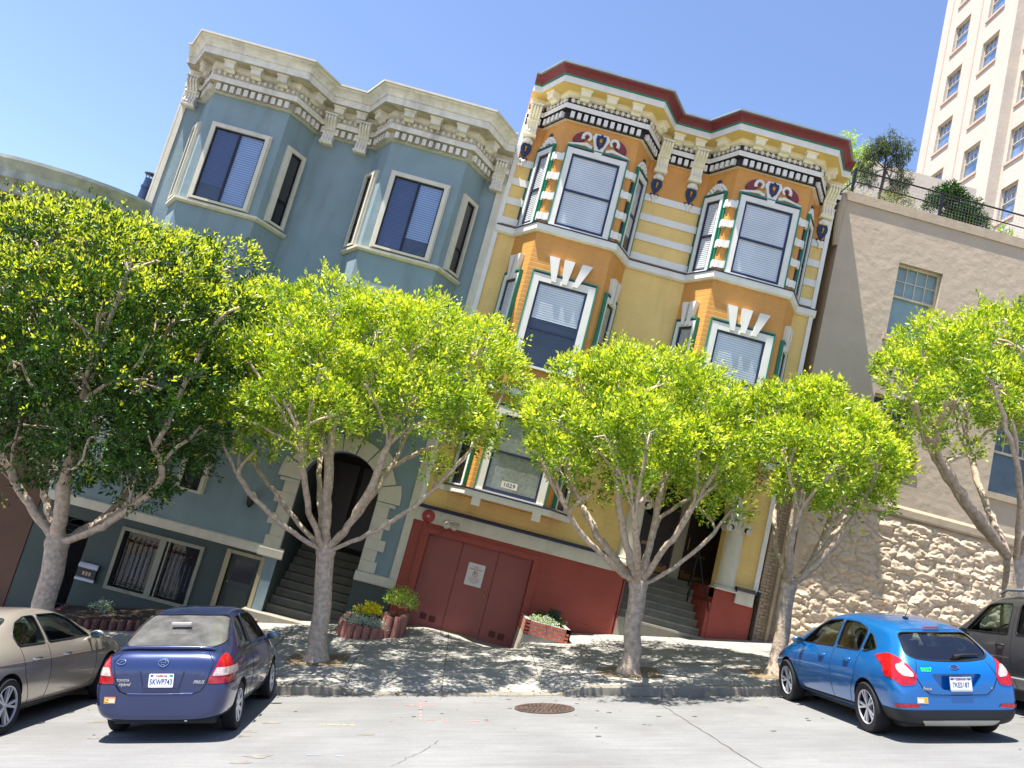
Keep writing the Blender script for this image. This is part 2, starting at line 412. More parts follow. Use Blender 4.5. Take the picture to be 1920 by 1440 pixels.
# oil drips, patches and gutter dirt lying on the road
oil = MB()
def blot(x, y, r, mi, e=1.):
    P = []; k = rnd.uniform(0, 6)
    for i in range(12):
        a = 2*math.pi*i/12; q = r*(1+.25*math.sin(3*a+k)+rnd.uniform(-.15, .15)); P.append((x+q*e*math.cos(a), y+q*math.sin(a)))
    decal(oil, P, z_road, mi, .003+.0006*rnd.random())
for i in range(90):
    x = rnd.uniform(-4, 10); y = -5.3-abs(rnd.gauss(0, 1.6)); blot(x, y, rnd.uniform(.008, .035), 0)
for i in range(26): blot(rnd.gauss(-1.2, 1.5) if i % 2 else rnd.gauss(7.6, 1.2), rnd.uniform(-9.6, -5.6), rnd.uniform(.03, .11), 1, 1.4)
x = -8.
while x < 14:
    w_ = rnd.uniform(.15, .5); blot(x, -5.07, rnd.uniform(.025, .05), 1, w_/.06); x += w_*rnd.uniform(1.2, 2.2)
for i in range(60): blot(rnd.uniform(-3, 8), -4.9+abs(rnd.gauss(0, 1.3)), rnd.uniform(.006, .02), 0) if 0 else None
tag(oil.build('road_stains', [mat('oil drip', '#4a4743', .6, var=.3), mat('faint stain', '#77736c', .85, var=.2, vscale=9)]), kind='structure')

# ================================================================== house materials
cream = mat('cream trim paint', '#cfc8b6', .6, var=.06, vscale=5, bump=.001, bscale=40, dirt=.25)
creamb = mat('weathered cream cornice paint', '#dad5ca', .65, var=.12, vscale=6, bump=.002, bscale=30, dirt=.5)
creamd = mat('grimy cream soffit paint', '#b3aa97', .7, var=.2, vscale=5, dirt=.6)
white = mat('white trim paint', '#e2ded6', .5, var=.04, vscale=5, dirt=.12)
whitey = mat('pale yellow trim paint', '#ebe4cc', .55, var=.05, vscale=5)
soffy = mat('yellow soffit paint', '#e2c274', .6, var=.06)
yellow = mat('yellow board paint', '#e6c378', .6, var=.06, vscale=2, boards=.105, dirt=.22)
orange = mat('orange board paint', '#cf9248', .6, var=.07, vscale=2, boards=.105, dirt=.22)
navy = mat('navy gloss paint', '#1c2748', .35, var=.1)
purple = mat('dark purple paint', '#3a2238', .5, var=.1)
green = mat('teal green paint', '#1d7a62', .5, var=.08)
maroon = mat('maroon paint', '#74292e', .5, var=.1)
darkbg = mat('dark frieze paint', '#2c2029', .6, var=.1)
gold = mat('gold leaf paint', '#c08a2c', .35, metal=.6)
redp = mat('brick red paint', '#8f4b42', .62, var=.07, vscale=2.5, bump=.0015, bscale=35, dirt=.18)
redd = mat('brick red wall paint', '#984436', .7, var=.08, vscale=2.5, bump=.003, bscale=30, boards=.2)
greyz = mat('zinc flashing', '#8f9a9c', .5, metal=.3)
blue = mat('blue green stucco', '#7f9299', .8, var=.08, vscale=1.6, bump=.006, bscale=7, dirt=.3)
dblue = mat('dark green stucco base', '#46504c', .8, var=.08, vscale=1.6, bump=.005, bscale=9, dirt=.25)
slatw = mat('white blind slats', '#e9ebeb', .5, var=.1, vscale=1.7)
slatb = mat('blue grey blind slats', '#97a9cc', .5, var=.1, vscale=1.7)
slatd = mat('dark screened blind', '#46527a', .6, var=.06)
unlit_room = mat('dark room', '#1c1d22', .8, var=.3)  # near black sheets stand in for unlit depth behind the openings
lace = mat('lace curtain', '#a9a99f', .8, var=.22, vscale=14)
glass = glassmat('window glass', (.93, .96, .98), base=.05)
glassd = glassmat('tinted window glass', (.35, .4, .5))
alu = mat('dark bronze sash', '#1b1c22', .4, metal=.3)
black = mat('black painted iron', '#0d0e10', .45, var=.2)
stepc = mat('step concrete', '#8d887c', .85, var=.12, vscale=3, bump=.003, bscale=40, dirt=.4)
wood = mat('dark brown stained door', '#2a1717', .4, var=.2, vscale=4)
roofm = mat('roof felt', '#55534f', .9, var=.1)

PLAN = lambda cx, d: [(cx-3.8, 0), (cx-3.32, 0), (cx-2.87, -d), (cx-1.16, -d), (cx-.71, 0), (cx+.71, 0), (cx+1.16, -d), (cx+2.87, -d), (cx+3.32, 0), (cx+3.8, 0)]
def pathwall(mb, path, z0, z1, mi=0):
    for a, b in zip(path, path[1:]): mb.add([(a[0], a[1], z0), (b[0], b[1], z0), (b[0], b[1], z1), (a[0], a[1], z1)], [(0, 1, 2, 3)], mi)
def bayprism(mb, cx, d, z0, z1, side, mi=0):
    s = 1 if side > 0 else -1
    P = [(cx+s*.71, .05), (cx+s*.71, 0), (cx+s*1.16, -d), (cx+s*2.87, -d), (cx+s*3.32, 0), (cx+s*3.32, .05)]
    if s < 0: P = P[::-1]
    pathwall(mb, P, z0, z1, mi)
    mb.add([(x, y, z0) for x, y in P], [tuple(range(len(P)))], mi); mb.add([(x, y, z1) for x, y in P], [tuple(reversed(range(len(P))))], mi)
def frames(cx, d, side):
    s = -1 if side < 0 else 1
    a, b, c, e = (cx+s*2.01-1.305, 0), (cx+s*2.015-.855, -d), (cx+s*2.015+.855, -d), (cx+s*2.015+1.305, 0)
    return Fr(a, b), Fr(b, c), Fr(c, e)

def along(path, o, spacing, fn, inset=.0):
    """call fn(frame,u) at even spacing along every run of the path offset outward by o"""
    n = len(path); ns = []
    for a, b in zip(path, path[1:]):
        d = Vector((b[0]-a[0], b[1]-a[1])).normalized(); ns.append(Vector((d.y, -d.x)))
    pts = []
    for i in range(n):
        if i == 0: m = ns[0]
        elif i == n-1: m = ns[-1]
        else:
            bb = (ns[i-1]+ns[i]).normalized(); m = bb/max(.3, bb.dot(ns[i]))
        pts.append((path[i][0]+m.x*o, path[i][1]+m.y*o))
    for a, b in zip(pts, pts[1:]):
        F = Fr(a, b); L = F.len-2*inset
        if L < spacing*.55: continue
        k = max(1, round(L/spacing)); st = L/k
        for i in range(k): fn(F, inset+st*(i+.5))

def cornice(parent, cx, d, dz, pal, name='cornice'):
    path = PLAN(cx, d); z = lambda v: v+dz
    prof = [(0, z(10.0)), (.09, z(10.0)), (.12, z(10.02)), (.07, z(10.035)), (.07, z(10.20)), (.19, z(10.215)), (.19, z(10.335)), (.15, z(10.35)), (.15, z(10.37)), (.13, z(10.5)), (.2, z(10.53)), (.2, z(10.63)),
            (.50, z(10.64)), (.50, z(10.79)), (.53, z(10.795)), (.53, z(10.82)), (.545, z(10.86)), (.59, z(10.91)), (.655, z(10.945)), (.66, z(10.975)), (.705, z(10.98)), (.705, z(11.02)), (-.1, z(11.035))]
    # palette: 0 white 1 dark 2 teal 3 crown 4 cap 5 soffit 6 pale yellow
    mis = [0, 1, 1, 1, 1, 0, 1, 1, 1, 6, 6, 5, 0, 2, 2, 3, 3, 3, 3, 4, 4, 4]
    mb = MB(); mb.sweep(path, prof, 0, mis)
    c = mb.build(name, pal, parent)
    dn = MB(); dn.sweep(path, [(.04, z(10.05)), (.05, z(10.05)), (.05, z(10.18)), (.04, z(10.18))]); along(path, .07, .155, lambda F, u: dn.prof(F, [(-.025, z(10.04)), (.085, z(10.04)), (.085, z(10.185)), (-.025, z(10.185))], u-.045, u+.045), .05)
    dn.build('dentil_band', pal[0], c)
    mo = MB()
    def modl(F, u):
        mo.item(); mo.prof(F, [(0, z(10.43)), (.06, z(10.43)), (.1, z(10.47)), (.18, z(10.48)), (.2, z(10.495)), (.2, z(10.60)), (0, z(10.60))], u-.11, u+.11)
        mo.prof(F, [(0, z(10.6)), (.215, z(10.6)), (.235, z(10.636)), (0, z(10.636))], u-.14, u+.14)
    along(path, .195, .58, modl, .08)
    mo.build_items('modillion', pal[6], c)
    eg = MB(); eg.sweep(path, [(.12, z(10.40)), (.125, z(10.40)), (.125, z(10.46)), (.12, z(10.46))])
    def egg(F, u):
        M = Matrix(((F.u.x, 0, F.n.x), (F.u.y, 0, F.n.y), (0, 1, 0))).to_4x4()
        eg.ell(F.P(u, z(10.435), .012), (.05, .06, .035), M, 0, 8, 4)
        eg.ell(F.P(u+.065, z(10.43), .0), (.012, .05, .02), M, 0, 6, 3)
    along(path, .14, .13, egg, .04)
    eg.build('egg_moulding', pal[0], c, smooth=60)
    return c

def bracket(parent, u, dz, m, pend=None, w=.27, zt=10.42, zb=9.72):
    F = FACADE; h = zt-zb; mb = MB(); z = lambda t: dz+zb+h*t
    prof = [(0, z(1)), (.34, z(1)), (.37, z(.93)), (.35, z(.84)), (.28, z(.74)), (.2, z(.62)), (.165, z(.48)), (.15, z(.34)), (.17, z(.24)), (.2, z(.16)), (.19, z(.07)), (.13, z(.0)), (.05, z(-.02)), (0, z(0))]
    inner = [(o*.9 if o > .05 else o, zz) for o, zz in prof]
    mb.prof(F, inner, u-w/2, u+w/2)
    for k in range(4):
        a = u-w/2+.012+k*(w-.024-.04)/3; mb.prof(F, [(o*1.03, zz) for o, zz in prof], a, a+.04)
    mb.fbox(F, u-w/2-.02, u+w/2+.02, z(1), z(1.05), 0, .38)
    mb.prof(F, [(0, z(-.02)), (.17, z(-.02)), (.2, z(.03)), (.2, z(.07)), (0, z(.07))], u-w/2-.02, u+w/2+.02)
    mb.prof(F, [(0, z(.5)), (.2, z(.5)), (.22, z(.535)), (.2, z(.57)), (0, z(.57))], u-w/2-.012, u+w/2+.012)
    b = mb.build('bracket', m, parent)
    if pend:
        M = Matrix.Rotation(0, 4, 'X'); q = MB(); zz = dz+zb
        q.item(); q.ell((u, -.07, zz-.09), (.12, .07, .075)); q.ell((u-.09, -.06, zz-.12), (.045, .05, .05)); q.ell((u+.09, -.06, zz-.12), (.045, .05, .05))
        q.item(); q.ell((u, -.05, zz-.62), (.05, .04, .05)); q.ell((u-.05, -.05, zz-.58), (.04, .035, .04)); q.ell((u+.05, -.05, zz-.58), (.04, .035, .04)); q.ell((u, -.05, zz-.69), (.035, .03, .06))
        q.build_items('leaf_ornament', pal_y[0], b, 60)
        q = MB(); sh = [(-.1, .09), (-.125, .02), (-.12, -.06), (-.08, -.15), (-.03, -.23), (0, -.28), (.03, -.23), (.08, -.15), (.12, -.06), (.125, .02), (.1, .09), (0, .12)]
        q.poly(F, [(u+a, zz-.26+bb) for a, bb in reversed(sh)], 0, .06)
        q.ell((u-.07, -.04, zz-.54), (.035, .03, .035)); q.ell((u+.07, -.04, zz-.54), (.035, .03, .035))
        q.build('shield', navy, b)
        q = MB(); q.ell((u, -.075, zz-.27), (.032, .03, .05)); q.ell((u, -.065, zz-.32), (.022, .02, .05)); q.build('gilt_drop', gold, b, smooth=60)
    return b

def blindslats(mb, F, u0, u1, z0, z1, o, pitch=.05, mi=0):
    z = z0
    while z < z1-.005:
        mb.add([F.P(u0, z, o+.010), F.P(u1, z, o+.010), F.P(u1, min(z1, z+pitch*.9), o), F.P(u0, min(z1, z+pitch*.9), o)], [(0, 1, 2, 3)], mi); z += pitch

def sashwin(parent, F, u0, u1, z0, z1, fr=.13, blindto=1., mid=.5, casing=white, edge=(green, purple), blm=None, lowm=None, sill=True, top=.16):
    """painted wooden double-hung window: casing > sash, pane, blind"""
    mb = MB()
    mb.fbox(F, u0-fr, u0, z0, z1+top, 0, .075); mb.fbox(F, u1, u1+fr, z0, z1+top, 0, .075); mb.fbox(F, u0, u1, z1, z1+top, 0, .073)
    if sill: mb.fbox(F, u0-fr, u1+fr, z0-.05, z0, 0, .1)
    w = mb.build('window', casing, parent)
    if edge:
        e = MB(); e.fbox(F, u0-fr-.03, u0-fr, z0, z1+top+.03, 0, .085, 0); e.fbox(F, u1+fr, u1+fr+.03, z0, z1+top+.03, 0, .085, 0); e.fbox(F, u0-fr, u1+fr, z1+top, z1+top+.03, 0, .087, 0)
        e.fbox(F, u0-fr-.002, u1+fr+.002, z1+top-.035, z1+top-.001, .0, .079, 1)
        e.build('edge_moulding', list(edge), w)
    s = MB(); t = .045
    s.fbox(F, u0, u0+t, z0, z1, 0, .045); s.fbox(F, u1-t, u1, z0, z1, 0, .045); s.fbox(F, u0+t, u1-t, z1-t, z1, 0, .044); s.fbox(F, u0+t, u1-t, z0, z0+.075, 0, .046)
    zm = z0+(z1-z0)*mid; s.fbox(F, u0+t, u1-t, zm-.022, zm+.022, 0, .05)
    s.build('sash', navy, w)
    p = MB(); p.add([F.P(u0+t, z0+.07, .032), F.P(u1-t, z0+.07, .032), F.P(u1-t, z1-t, .032), F.P(u0+t, z1-t, .032)], [(0, 1, 2, 3)]); p.build('pane', glass, w)
    b = MB(); zb = z1-t-(z1-t-z0-.07)*blindto
    if blm: b.fbox(F, u0+.02, u1-.02, zb, z1-.02, .003, .012)
    else: blindslats(b, F, u0+.03, u1-.03, zb, z1-.02, .008)
    b.build('blind', blm or slatw, w)
    if blindto < .99:
        k = MB(); k.fbox(F, u0+.02, u1-.02, z0+.02, zb, .002, .006); k.build('dark_interior', lowm or unlit_room, w)
    return w

# ================================================================== yellow house (0 .. 7.6)
YC, YD = 3.83, .78
YH = empty('yellow_house', 'narrow yellow and orange painted house with ornate trim and red garage base', 'house')
pal_y = [white, darkbg, green, maroon, greyz, soffy, whitey]
wl = MB()
xr = [(0.0, 7.6)]
# flat front: openings for the garage door and the porch
holewall(wl, FACADE, 0.0, 7.6, .62, 10.9, [(4.75, 6.68, .62, 3.3)], .35, 0)
bw = [0]
# arch spandrels of the porch
def arch_fill(mb, F, u0, u1, zs_, zt, depth, mi, n=14, o=0.):
    c = (u0+u1)/2; r = (u1-u0)/2
    for i in range(n):
        a = math.pi*(1-i/n); b = math.pi*(1-(i+1)/n)
        p = (c+r*math.cos(a), zs_+r*math.sin(a)); q = (c+r*math.cos(b), zs_+r*math.sin(b))
        mb.add([F.P(p[0], p[1], o), F.P(q[0], q[1], o), F.P(q[0], zt, o), F.P(p[0], zt, o)], [(0, 1, 2, 3)], mi)
        mb.add([F.P(p[0], p[1], o), F.P(q[0], q[1], o), F.P(q[0], q[1], o-depth), F.P(p[0], p[1], o-depth)], [(0, 1, 2, 3)], mi)
arch_fill(wl, FACADE, 4.75, 6.68, 2.32, 3.3, .35, 0)
wl.fbox(FACADE, 0, 7.6, 9.17, 10.9, 0, .012, 1)
wl.box(0.0, .02, 0.001, 12, -3.5, 11, 0); wl.box(7.58, 7.6, 0.001, 12, -2.5, 11, 0); wl.box(0, 7.6, 11.98, 12, -3, 11, 0)
bayprism(wl, YC, YD, 7.3, 10.95, -1, 1); bayprism(wl, YC, YD, 7.3, 10.95, 1, 1); bayprism(wl, YC, YD, 1.35, 7.3, -1, 1); bayprism(wl, YC, YD, 3.65, 7.3, 1, 1)
wl.build('wall', [yellow, orange], YH)
rf = MB(); rf.box(.02, 7.58, .0, 11.98, 10.93, 10.98); rf.build('roof', roofm, YH)
# red base
rb = MB()
holewall(rb, FACADE, 0, 4.72, -2.9, .62, [(.40, 2.72, -2.9, .40)], .16, 0, .012)
rb.box(4.70, 4.72, -.012, .3, -2.9, .8); rb.box(4.71, 4.75, -.01, 2.3, -2.9, .8)
rb.fbox(FACADE, .24, .40, -2.9, .52, .012, .045); rb.fbox(FACADE, 2.72, 2.88, -2.9, .52, .012, .045); rb.fbox(FACADE, .40, 2.72, .40, .52, .012, .044)
rb.box(6.68, 7.13, -.02, 2.2, -1.6, .84); rb.box(7.13, 7.6, .0, .4, -1.6, .93); rb.fbox(FACADE, 6.60, 6.68, -1.6, .5, -1.5, .0)
rb.fbox(FACADE, 3.62, 4.62, -1.9, -.62, .012, .02)
rb.build('base_wall', redd, YH)
# garage door: three leaves, vents, knob
gd = MB()
for a, b in ((.41, 1.165), (1.175, 1.965), (1.975, 2.71)): gd.fbox(FACADE, a, b, -2.4, .395, -.14, -.10)
gdo = gd.build('garage_door', redp, YH)
th = MB(); th.fbox(FACADE, 1.18, 1.96, -1.52, -1.47, -.1, -.06); th.build('threshold', mat('worn brass sill', '#8c7a4a', .5, metal=.5), gdo)
for (a, b) in ((.66, -1.36), (.86, -1.38), (2.17, -1.37), (2.37, -1.38)):
    v = MB(); v.fbox(FACADE, a, a+.14, b, b+.13, -.1, -.092)
    for i in range(5): v.fbox(FACADE, a+.01, a+.13, b+.012+i*.024, b+.022+i*.024, -.092, -.084)
    v.build('vent_grille', mat('vent red', '#5a2620', .7), gdo)
kn = MB(); kn.ell((1.88, .04, -.58), (.03, .04, .03)); kn.ell((1.88, .08, -.46), (.018, .02, .018)); kn.build('knob', gold, gdo, smooth=60)
pl = MB(); pl.fbox(FACADE, 3.32, 3.55, -.7, -.48, .012, .03); pl.build('meter_hatch', mat('dark slate hatch', '#30303a', .6), YH)
# band over the garage
bd = MB(); bd.item(); bd.prof(FACADE, [(0, .62), (.1, .62), (.1, .9), (0, .9)], 0.0, 4.38); bd.prof(FACADE, [(0, .9), (.16, .9), (.18, .95), (.14, .975), (0, .98)], -.01, 4.39, 1)
bd.item(); bd.prof(FACADE, [(0, .62), (.1, .62), (.1, .9), (0, .9)], 7.14, 7.54); bd.prof(FACADE, [(0, .9), (.15, .9), (.17, .95), (0, .98)], 7.12, 7.56, 1)
bd.build_items('band_course', [cream, navy], YH)
# belt course at the upper floor and below
for (z0, z1, nm) in ((7.3, 7.5, 0), (3.62, 3.82, 1)):
    b = MB(); p = PLAN(YC, YD); b.sweep(p, [(0, z0), (.05, z0), (.09, z0+.04), (.09, z1-.025), (.11, z1-.02), (.11, z1), (0, z1+.02)], 0, [0, 0, 0, 1, 1, 1]); b.build('belt_course', [white, navy], YH)
# sill of the lowest bay
b = MB(); Fl, Ff, Frr = frames(YC, YD, -1); pth = [(YC-3.5, 0), (YC-3.32, 0), (YC-2.87, -YD), (YC-1.16, -YD), (YC-.71, 0), (YC-.55, 0)]
b.sweep(pth, [(0, 1.36), (.1, 1.36), (.12, 1.38), (.12, 1.49), (.14, 1.5), (.14, 1.525), (0, 1.54)], 0, [0, 0, 0, 1, 1, 1]); b.fbox(Ff, .12, .3, 1.2, 1.36, 0, .1); b.fbox(Ff, 1.41, 1.59, 1.2, 1.36, 0, .1)
b.build('window_sill', [white, navy], YH)
cornice(YH, YC, YD, 0, pal_y)
for u in (.21, 3.37, 4.20, 7.40): bracket(YH, u, 0, pal_y[6], pend=True)
# corner boards
cb = MB(); cb.item(); cb.fbox(FACADE, 7.5, 7.6, .98, 10.3, 0, .05); cb.item(); cb.fbox(FACADE, 0.0, .1, .98, 10.3, 0, .05); cb.build_items('corner_board', white, YH)
# horizontal white bands between the upper windows
hb = MB()
for i in range(4):
    z1 = 9.17-i*.485; z0 = z1-.165
    for a, b2, e in ((.1, .5, (.44,)), (3.13, 4.53, (3.13, 4.5)), (7.14, 7.5, (7.12,))):
        hb.item(); hb.fbox(FACADE, a, b2, z0, z1, 0, .035)
        if i < 3:
            for x_ in e: hb.fbox(FACADE, x_, x_+.035, z0-.32, z0, 0, .03, 1)
hb.build_items('stripe_band', [white, navy], YH)
def quoins(F1, u1, F2, u2):
    """white blocks wrapping a bay corner: F1 ends at the corner, F2 starts there"""
    q = MB()
    for i in range(4):
        z1 = 9.2-i*.485; z0 = z1-.165
        q.item()
        for (F, a, b2) in ((F1, F1.len-u1, F1.len+.028), (F2, -.028, u2)):
            q.fbox(F, a, b2, z0, z1, 0, .05)
            m = (a+b2)/2; q.fbox(F, m-.04, m+.04, z0+.01, z1+.012, .05, .075)
    q.build_items('quoin_block', white, YH)
    e = MB()
    for i in range(3):
        z1 = 9.035-i*.485; z0 = z1-.32
        e.item(); e.fbox(F2, u2-.045, u2-.005, z0, z1, 0, .05, 0); e.fbox(F2, u2-.09, u2-.045, z0, z1, 0, .035, 1)
        e.item(); e.fbox(F1, F1.len-u1+.005, F1.len-u1+.05, z0, z1, 0, .04, 0)
    e.build_items('quoin_edge', [green, purple], YH)
def crest(F, u, zt, wide, parent):
    """scrolled pediment over a window"""
    M = Matrix(((F.u.x, 0, F.n.x), (F.u.y, 0, F.n.y), (0, 1, 0))).to_4x4()
    q = MB(); r = MB(); k = MB()
    if wide:
        for s in (-1, 1):
            sc = []
            for i in range(15):
                t = i/14; a = -.6+t*5.0; rr = .115*(1-t*.55); sc.append(F.P(u+s*(.30+rr*math.cos(a)*1.), zt+.27+rr*math.sin(a)*1.1, .04))
            q.tube(sc, [.05-.022*i/14 for i in range(15)], 6)
            q.tube([F.P(u+s*.16, zt+.05, .03), F.P(u+s*.3, zt+.10, .03), F.P(u+s*.5, zt+.07, .03), F.P(u+s*.68, zt+.03, .03), F.P(u+s*.71, zt-.0, .03)], [.045, .05, .035, .028, .022], 6)
            kd = [(u+s*(.46+.165*math.cos(a)), zt+.235-.08*math.cos(a)+(.13*math.sin(a))) for a in [2*math.pi*i/16 for i in range(16)]]
            if s < 0: kd = kd[::-1]
            r.item()
            for (o0, o1, sh) in ((.0, .045, 1.), (.045, .06, .85)):
                c0 = (sum(p[0] for p in kd)/16, sum(p[1] for p in kd)/16); r.poly(F, [(c0[0]+(p[0]-c0[0])*sh, c0[1]+(p[1]-c0[1])*sh) for p in kd], o0, o1)
        q.poly(F, [(u-.07, zt-.17), (u+.07, zt-.17), (u+.12, zt+.1), (u+.2, zt+.3), (u+.15, zt+.4), (u-.15, zt+.4), (u-.2, zt+.3), (u-.12, zt+.1)], 0, .085)
        k.poly(F, [(u, zt+.03), (u+.08, zt+.13), (u+.115, zt+.27), (u+.1, zt+.37), (u+.05, zt+.35), (u, zt+.4), (u-.05, zt+.35), (u-.1, zt+.37), (u-.115, zt+.27), (u-.08, zt+.13)], .086, .11)
        g2 = MB(); g2.ell(F.P(u, zt+.25, .11), (.04, .06, .02), M); g2.build('gilt_boss', gold, parent, smooth=60)
        r2 = MB(); r2.ell(F.P(u, zt+.17, .11), (.035, .045, .015), M); r2.build('red_boss', maroon, parent, smooth=60)
        r.build_items('kidney_scroll', maroon, parent); k.build('shield', navy, parent)
    else:
        for i in range(9):
            t = -1+2*i/8; q.ell(F.P(u+t*.26, zt+.05+.17*(1-t*t), .02), (.05, .05, .04), M, 0, 8, 5)
        for i in range(5):
            t = -1+2*i/4; q.ell(F.P(u+t*.15, zt+.06+.08*(1-t*t), .02), (.045, .06, .04), M, 0, 8, 5)
        k.ell(F.P(u, zt+.3, .02), (.07, .06, .03), M); k.build('crest_finial', navy, parent, smooth=60)
    q.build('crest_scroll', white, parent, smooth=50)
def keystones(F, us, zt, parent, sc=1.):
    q = MB()
    for (u, lean) in us:
        q.item(); wt, wb = .115*sc, .05*sc
        q.poly(F, [(u-wb, zt-.19), (u+wb, zt-.19), (u+lean*1.0+wt, zt+.36), (u+lean-wt, zt+.36)], 0, .12)
    q.build_items('keystone', white, parent)
for side in (-1, 1):
    Fl, Ff, Frr = frames(YC, YD, side)
    w = sashwin(YH, Ff, .305, 1.405, 7.53, 9.26, blm=None); crest(Ff, .855, 9.45, True, w)
    w = sashwin(YH, Fl, .20, .62, 7.53, 9.26, fr=.09); crest(Fl, .41, 9.45, False, w)
    w = sashwin(YH, Frr, .28, .70, 7.53, 9.26, fr=.09, blindto=.8); crest(Frr, .49, 9.45, False, w)
    quoins(Fl, .17, Ff, .3)
    q2 = [Ff, Frr]; quoins(Ff, .3, Frr, .17)
    # middle floor
    w = sashwin(YH, Ff, .305, 1.405, 4.35, 6.21, blindto=.44 if side < 0 else .62, mid=.44, fr=.15, top=.2, lowm=mat('blue dark room', '#1c2436', .5, var=.5, vscale=2)); keystones(Ff, [(.62, -.10), (.86, 0), (1.1, .16)], 6.44, w)
    w = sashwin(YH, Fl, .22, .64, 4.35, 6.21, fr=.09, blm=lace if side > 0 else None, edge=(green, navy)); keystones(Fl, [(.36, -.05), (.5, .06)], 6.42, w, .75)
    w = sashwin(YH, Frr, .26, .68, 4.35, 6.21, fr=.09, edge=(green, navy), blm=lace); keystones(Frr, [(.40, -.05), (.54, .06)], 6.42, w, .75)
Fl, Ff, Frr = frames(YC, YD, -1)
GW = sashwin(YH, Ff, .27, 1.43, 1.56, 3.2, blm=lace, mid=.52, fr=.15, top=.2)
sashwin(YH, Fl, .22, .64, 1.56, 3.2, fr=.09, blindto=.35); sashwin(YH, Frr, .26, .68, 1.56, 3.2, fr=.09, blindto=.4)
# lowest right: wall over the porch is plain, arch ring and columns
ar = MB(); c = 5.715
for (r0, r1, o) in ((.965, 1.1, .1), (1.1, 1.2, .14), (1.2, 1.27, .06)):
    n = 20
    for i in range(n):
        a = math.pi*(1-i/n); b = math.pi*(1-(i+1)/n)
        ar.poly(FACADE, [(c+r0*math.cos(a), 2.32+r0*math.sin(a)), (c+r0*math.cos(b), 2.32+r0*math.sin(b)), (c+r1*math.cos(b), 2.32+r1*math.sin(b)), (c+r1*math.cos(a), 2.32+r1*math.sin(a))], 0, o)
ar.fbox(FACADE, 4.55, 4.75, .86, 2.3, -.3, .02)
ar.build('porch_arch', cream, YH)
for cx_ in (4.63, 6.88):
    cm = MB(); M = Matrix.Translation((cx_, -.0, 0))
    cm.lathe([(.24, .84), (.25, .87), (.24, .9), (.2, .92), (.22, .95), (.205, .98), (.2, 1.0), (.197, 1.3), (.19, 1.8), (.175, 2.1), (.2, 2.12), (.2, 2.15), (.17, 2.16)], M, 24)
    cm.fbox(FACADE, cx_-.26, cx_+.26, .82, .86, -.26, .26); cm.fbox(FACADE, cx_-.27, cx_+.27, 2.24, 2.31, -.24, .25); cm.fbox(FACADE, cx_-.2, cx_+.2, 2.13, 2.25, -.2, .2)
    for s in (-1, 1):
        cm.lathe([(.0, -.21), (.085, -.21), (.085, .2), (.0, .2)], Matrix.Translation((cx_+s*.2, 0, 2.17)) @ Matrix.Rotation(R(90), 4, 'X'), 14)
        cm.lathe([(.0, .2), (.045, .2), (.045, .225), (0, .225)], Matrix.Translation((cx_+s*.2, 0, 2.17)) @ Matrix.Rotation(R(90), 4, 'X'), 10)
    cm.build('column', cream, YH, smooth=35)
st = MB()
for i in range(7):
    y0 = -.05+i*.26; z1 = -.26+i*.152; st.box(4.75, 6.68, y0, 2.6, z1-.7, z1); st.box(4.75, 6.68, y0-.03, y0+.005, z1-.045, z1-.001)
st.box(4.3, 7.5, 1.77, 2.7, .2, .80); st.box(4.76, 6.67, 1.74, 1.775, .755, .799)
st.build('front_steps', stepc, YH)
pi = MB(); F2 = Fr((4.3, 2.3), u=(1, 0, 0))
pi.add([(4.3, .36, .5), (4.3, 2.3, .5), (4.3, 2.3, 3.6), (4.3, .36, 3.6)], [(0, 1, 2, 3)], 1); pi.add([(7.5, .36, .5), (7.5, 2.3, .5), (7.5, 2.3, 3.6), (7.5, .36, 3.6)], [(0, 1, 2, 3)], 1)
pi.add([(4.3, .36, 3.6), (7.5, .36, 3.6), (7.5, 2.3, 3.6), (4.3, 2.3, 3.6)], [(0, 1, 2, 3)], 1); pi.fbox(F2, 0, 3.2, .5, 3.6, -.05, 0, 1)
pi.fbox(F2, 1.87, 2.12, .8, 3.5, 0, .12, 0); pi.fbox(F2, .42, .58, .8, 3.5, 0, .12, 0); pi.fbox(F2, 2.98, 3.2, .8, 3.5, 0, .12, 0); pi.fbox(F2, .58, 2.98, 3.15, 3.5, 0, .11, 0)
pi.build('porch_interior', [cream, mat('porch panel', '#8a7448', .6)], YH)
brass = mat('brass plate', '#8a6c3c', .35, metal=.8)
for (a, b) in ((.6, 1.85), (2.14, 2.96)):
    d = MB(); d.fbox(F2, a, b, .82, 3.14, 0, .05)
    for (z0, z1) in ((1.75, 2.95), (1.0, 1.55)):
        d.fbox(F2, a+.12, b-.12, z0, z0+.03, .05, .07); d.fbox(F2, a+.12, b-.12, z1-.03, z1, .05, .07); d.fbox(F2, a+.12, a+.15, z0+.03, z1-.03, .05, .07); d.fbox(F2, b-.15, b-.12, z0+.03, z1-.03, .05, .07)
    do = d.build('front_door', wood, YH)
    q = MB(); q.fbox(F2, a+.04, b-.04, .85, 1.05, .05, .058); q.fbox(F2, (a+b)/2-.14, (a+b)/2+.14, 1.42, 1.5, .05, .062); q.build('brass_plate', brass, do)
    q = MB(); q.tube([F2.P(a+.08, 1.55, .09), F2.P(a+.08, 1.85, .09)], .014, 6); q.build('door_pull', brass, do)
    q = MB(); M = Matrix.Translation(F2.P((a+b)/2, 2.35, .07)) @ Matrix.Rotation(R(90), 4, 'X')
    q.lathe([(.10+.05*math.cos(t), .04*math.sin(t)) for t in [2*math.pi*i/8 for i in range(8)]], M @ Matrix.Scale(1.5, 4), 18, closed=True); q.build('wreath', mat('dark wreath leaves', '#1f2a26', .8, bump=.02, bscale=60), do, smooth=60)
rebase(YH, (3.8, 0, -.9))

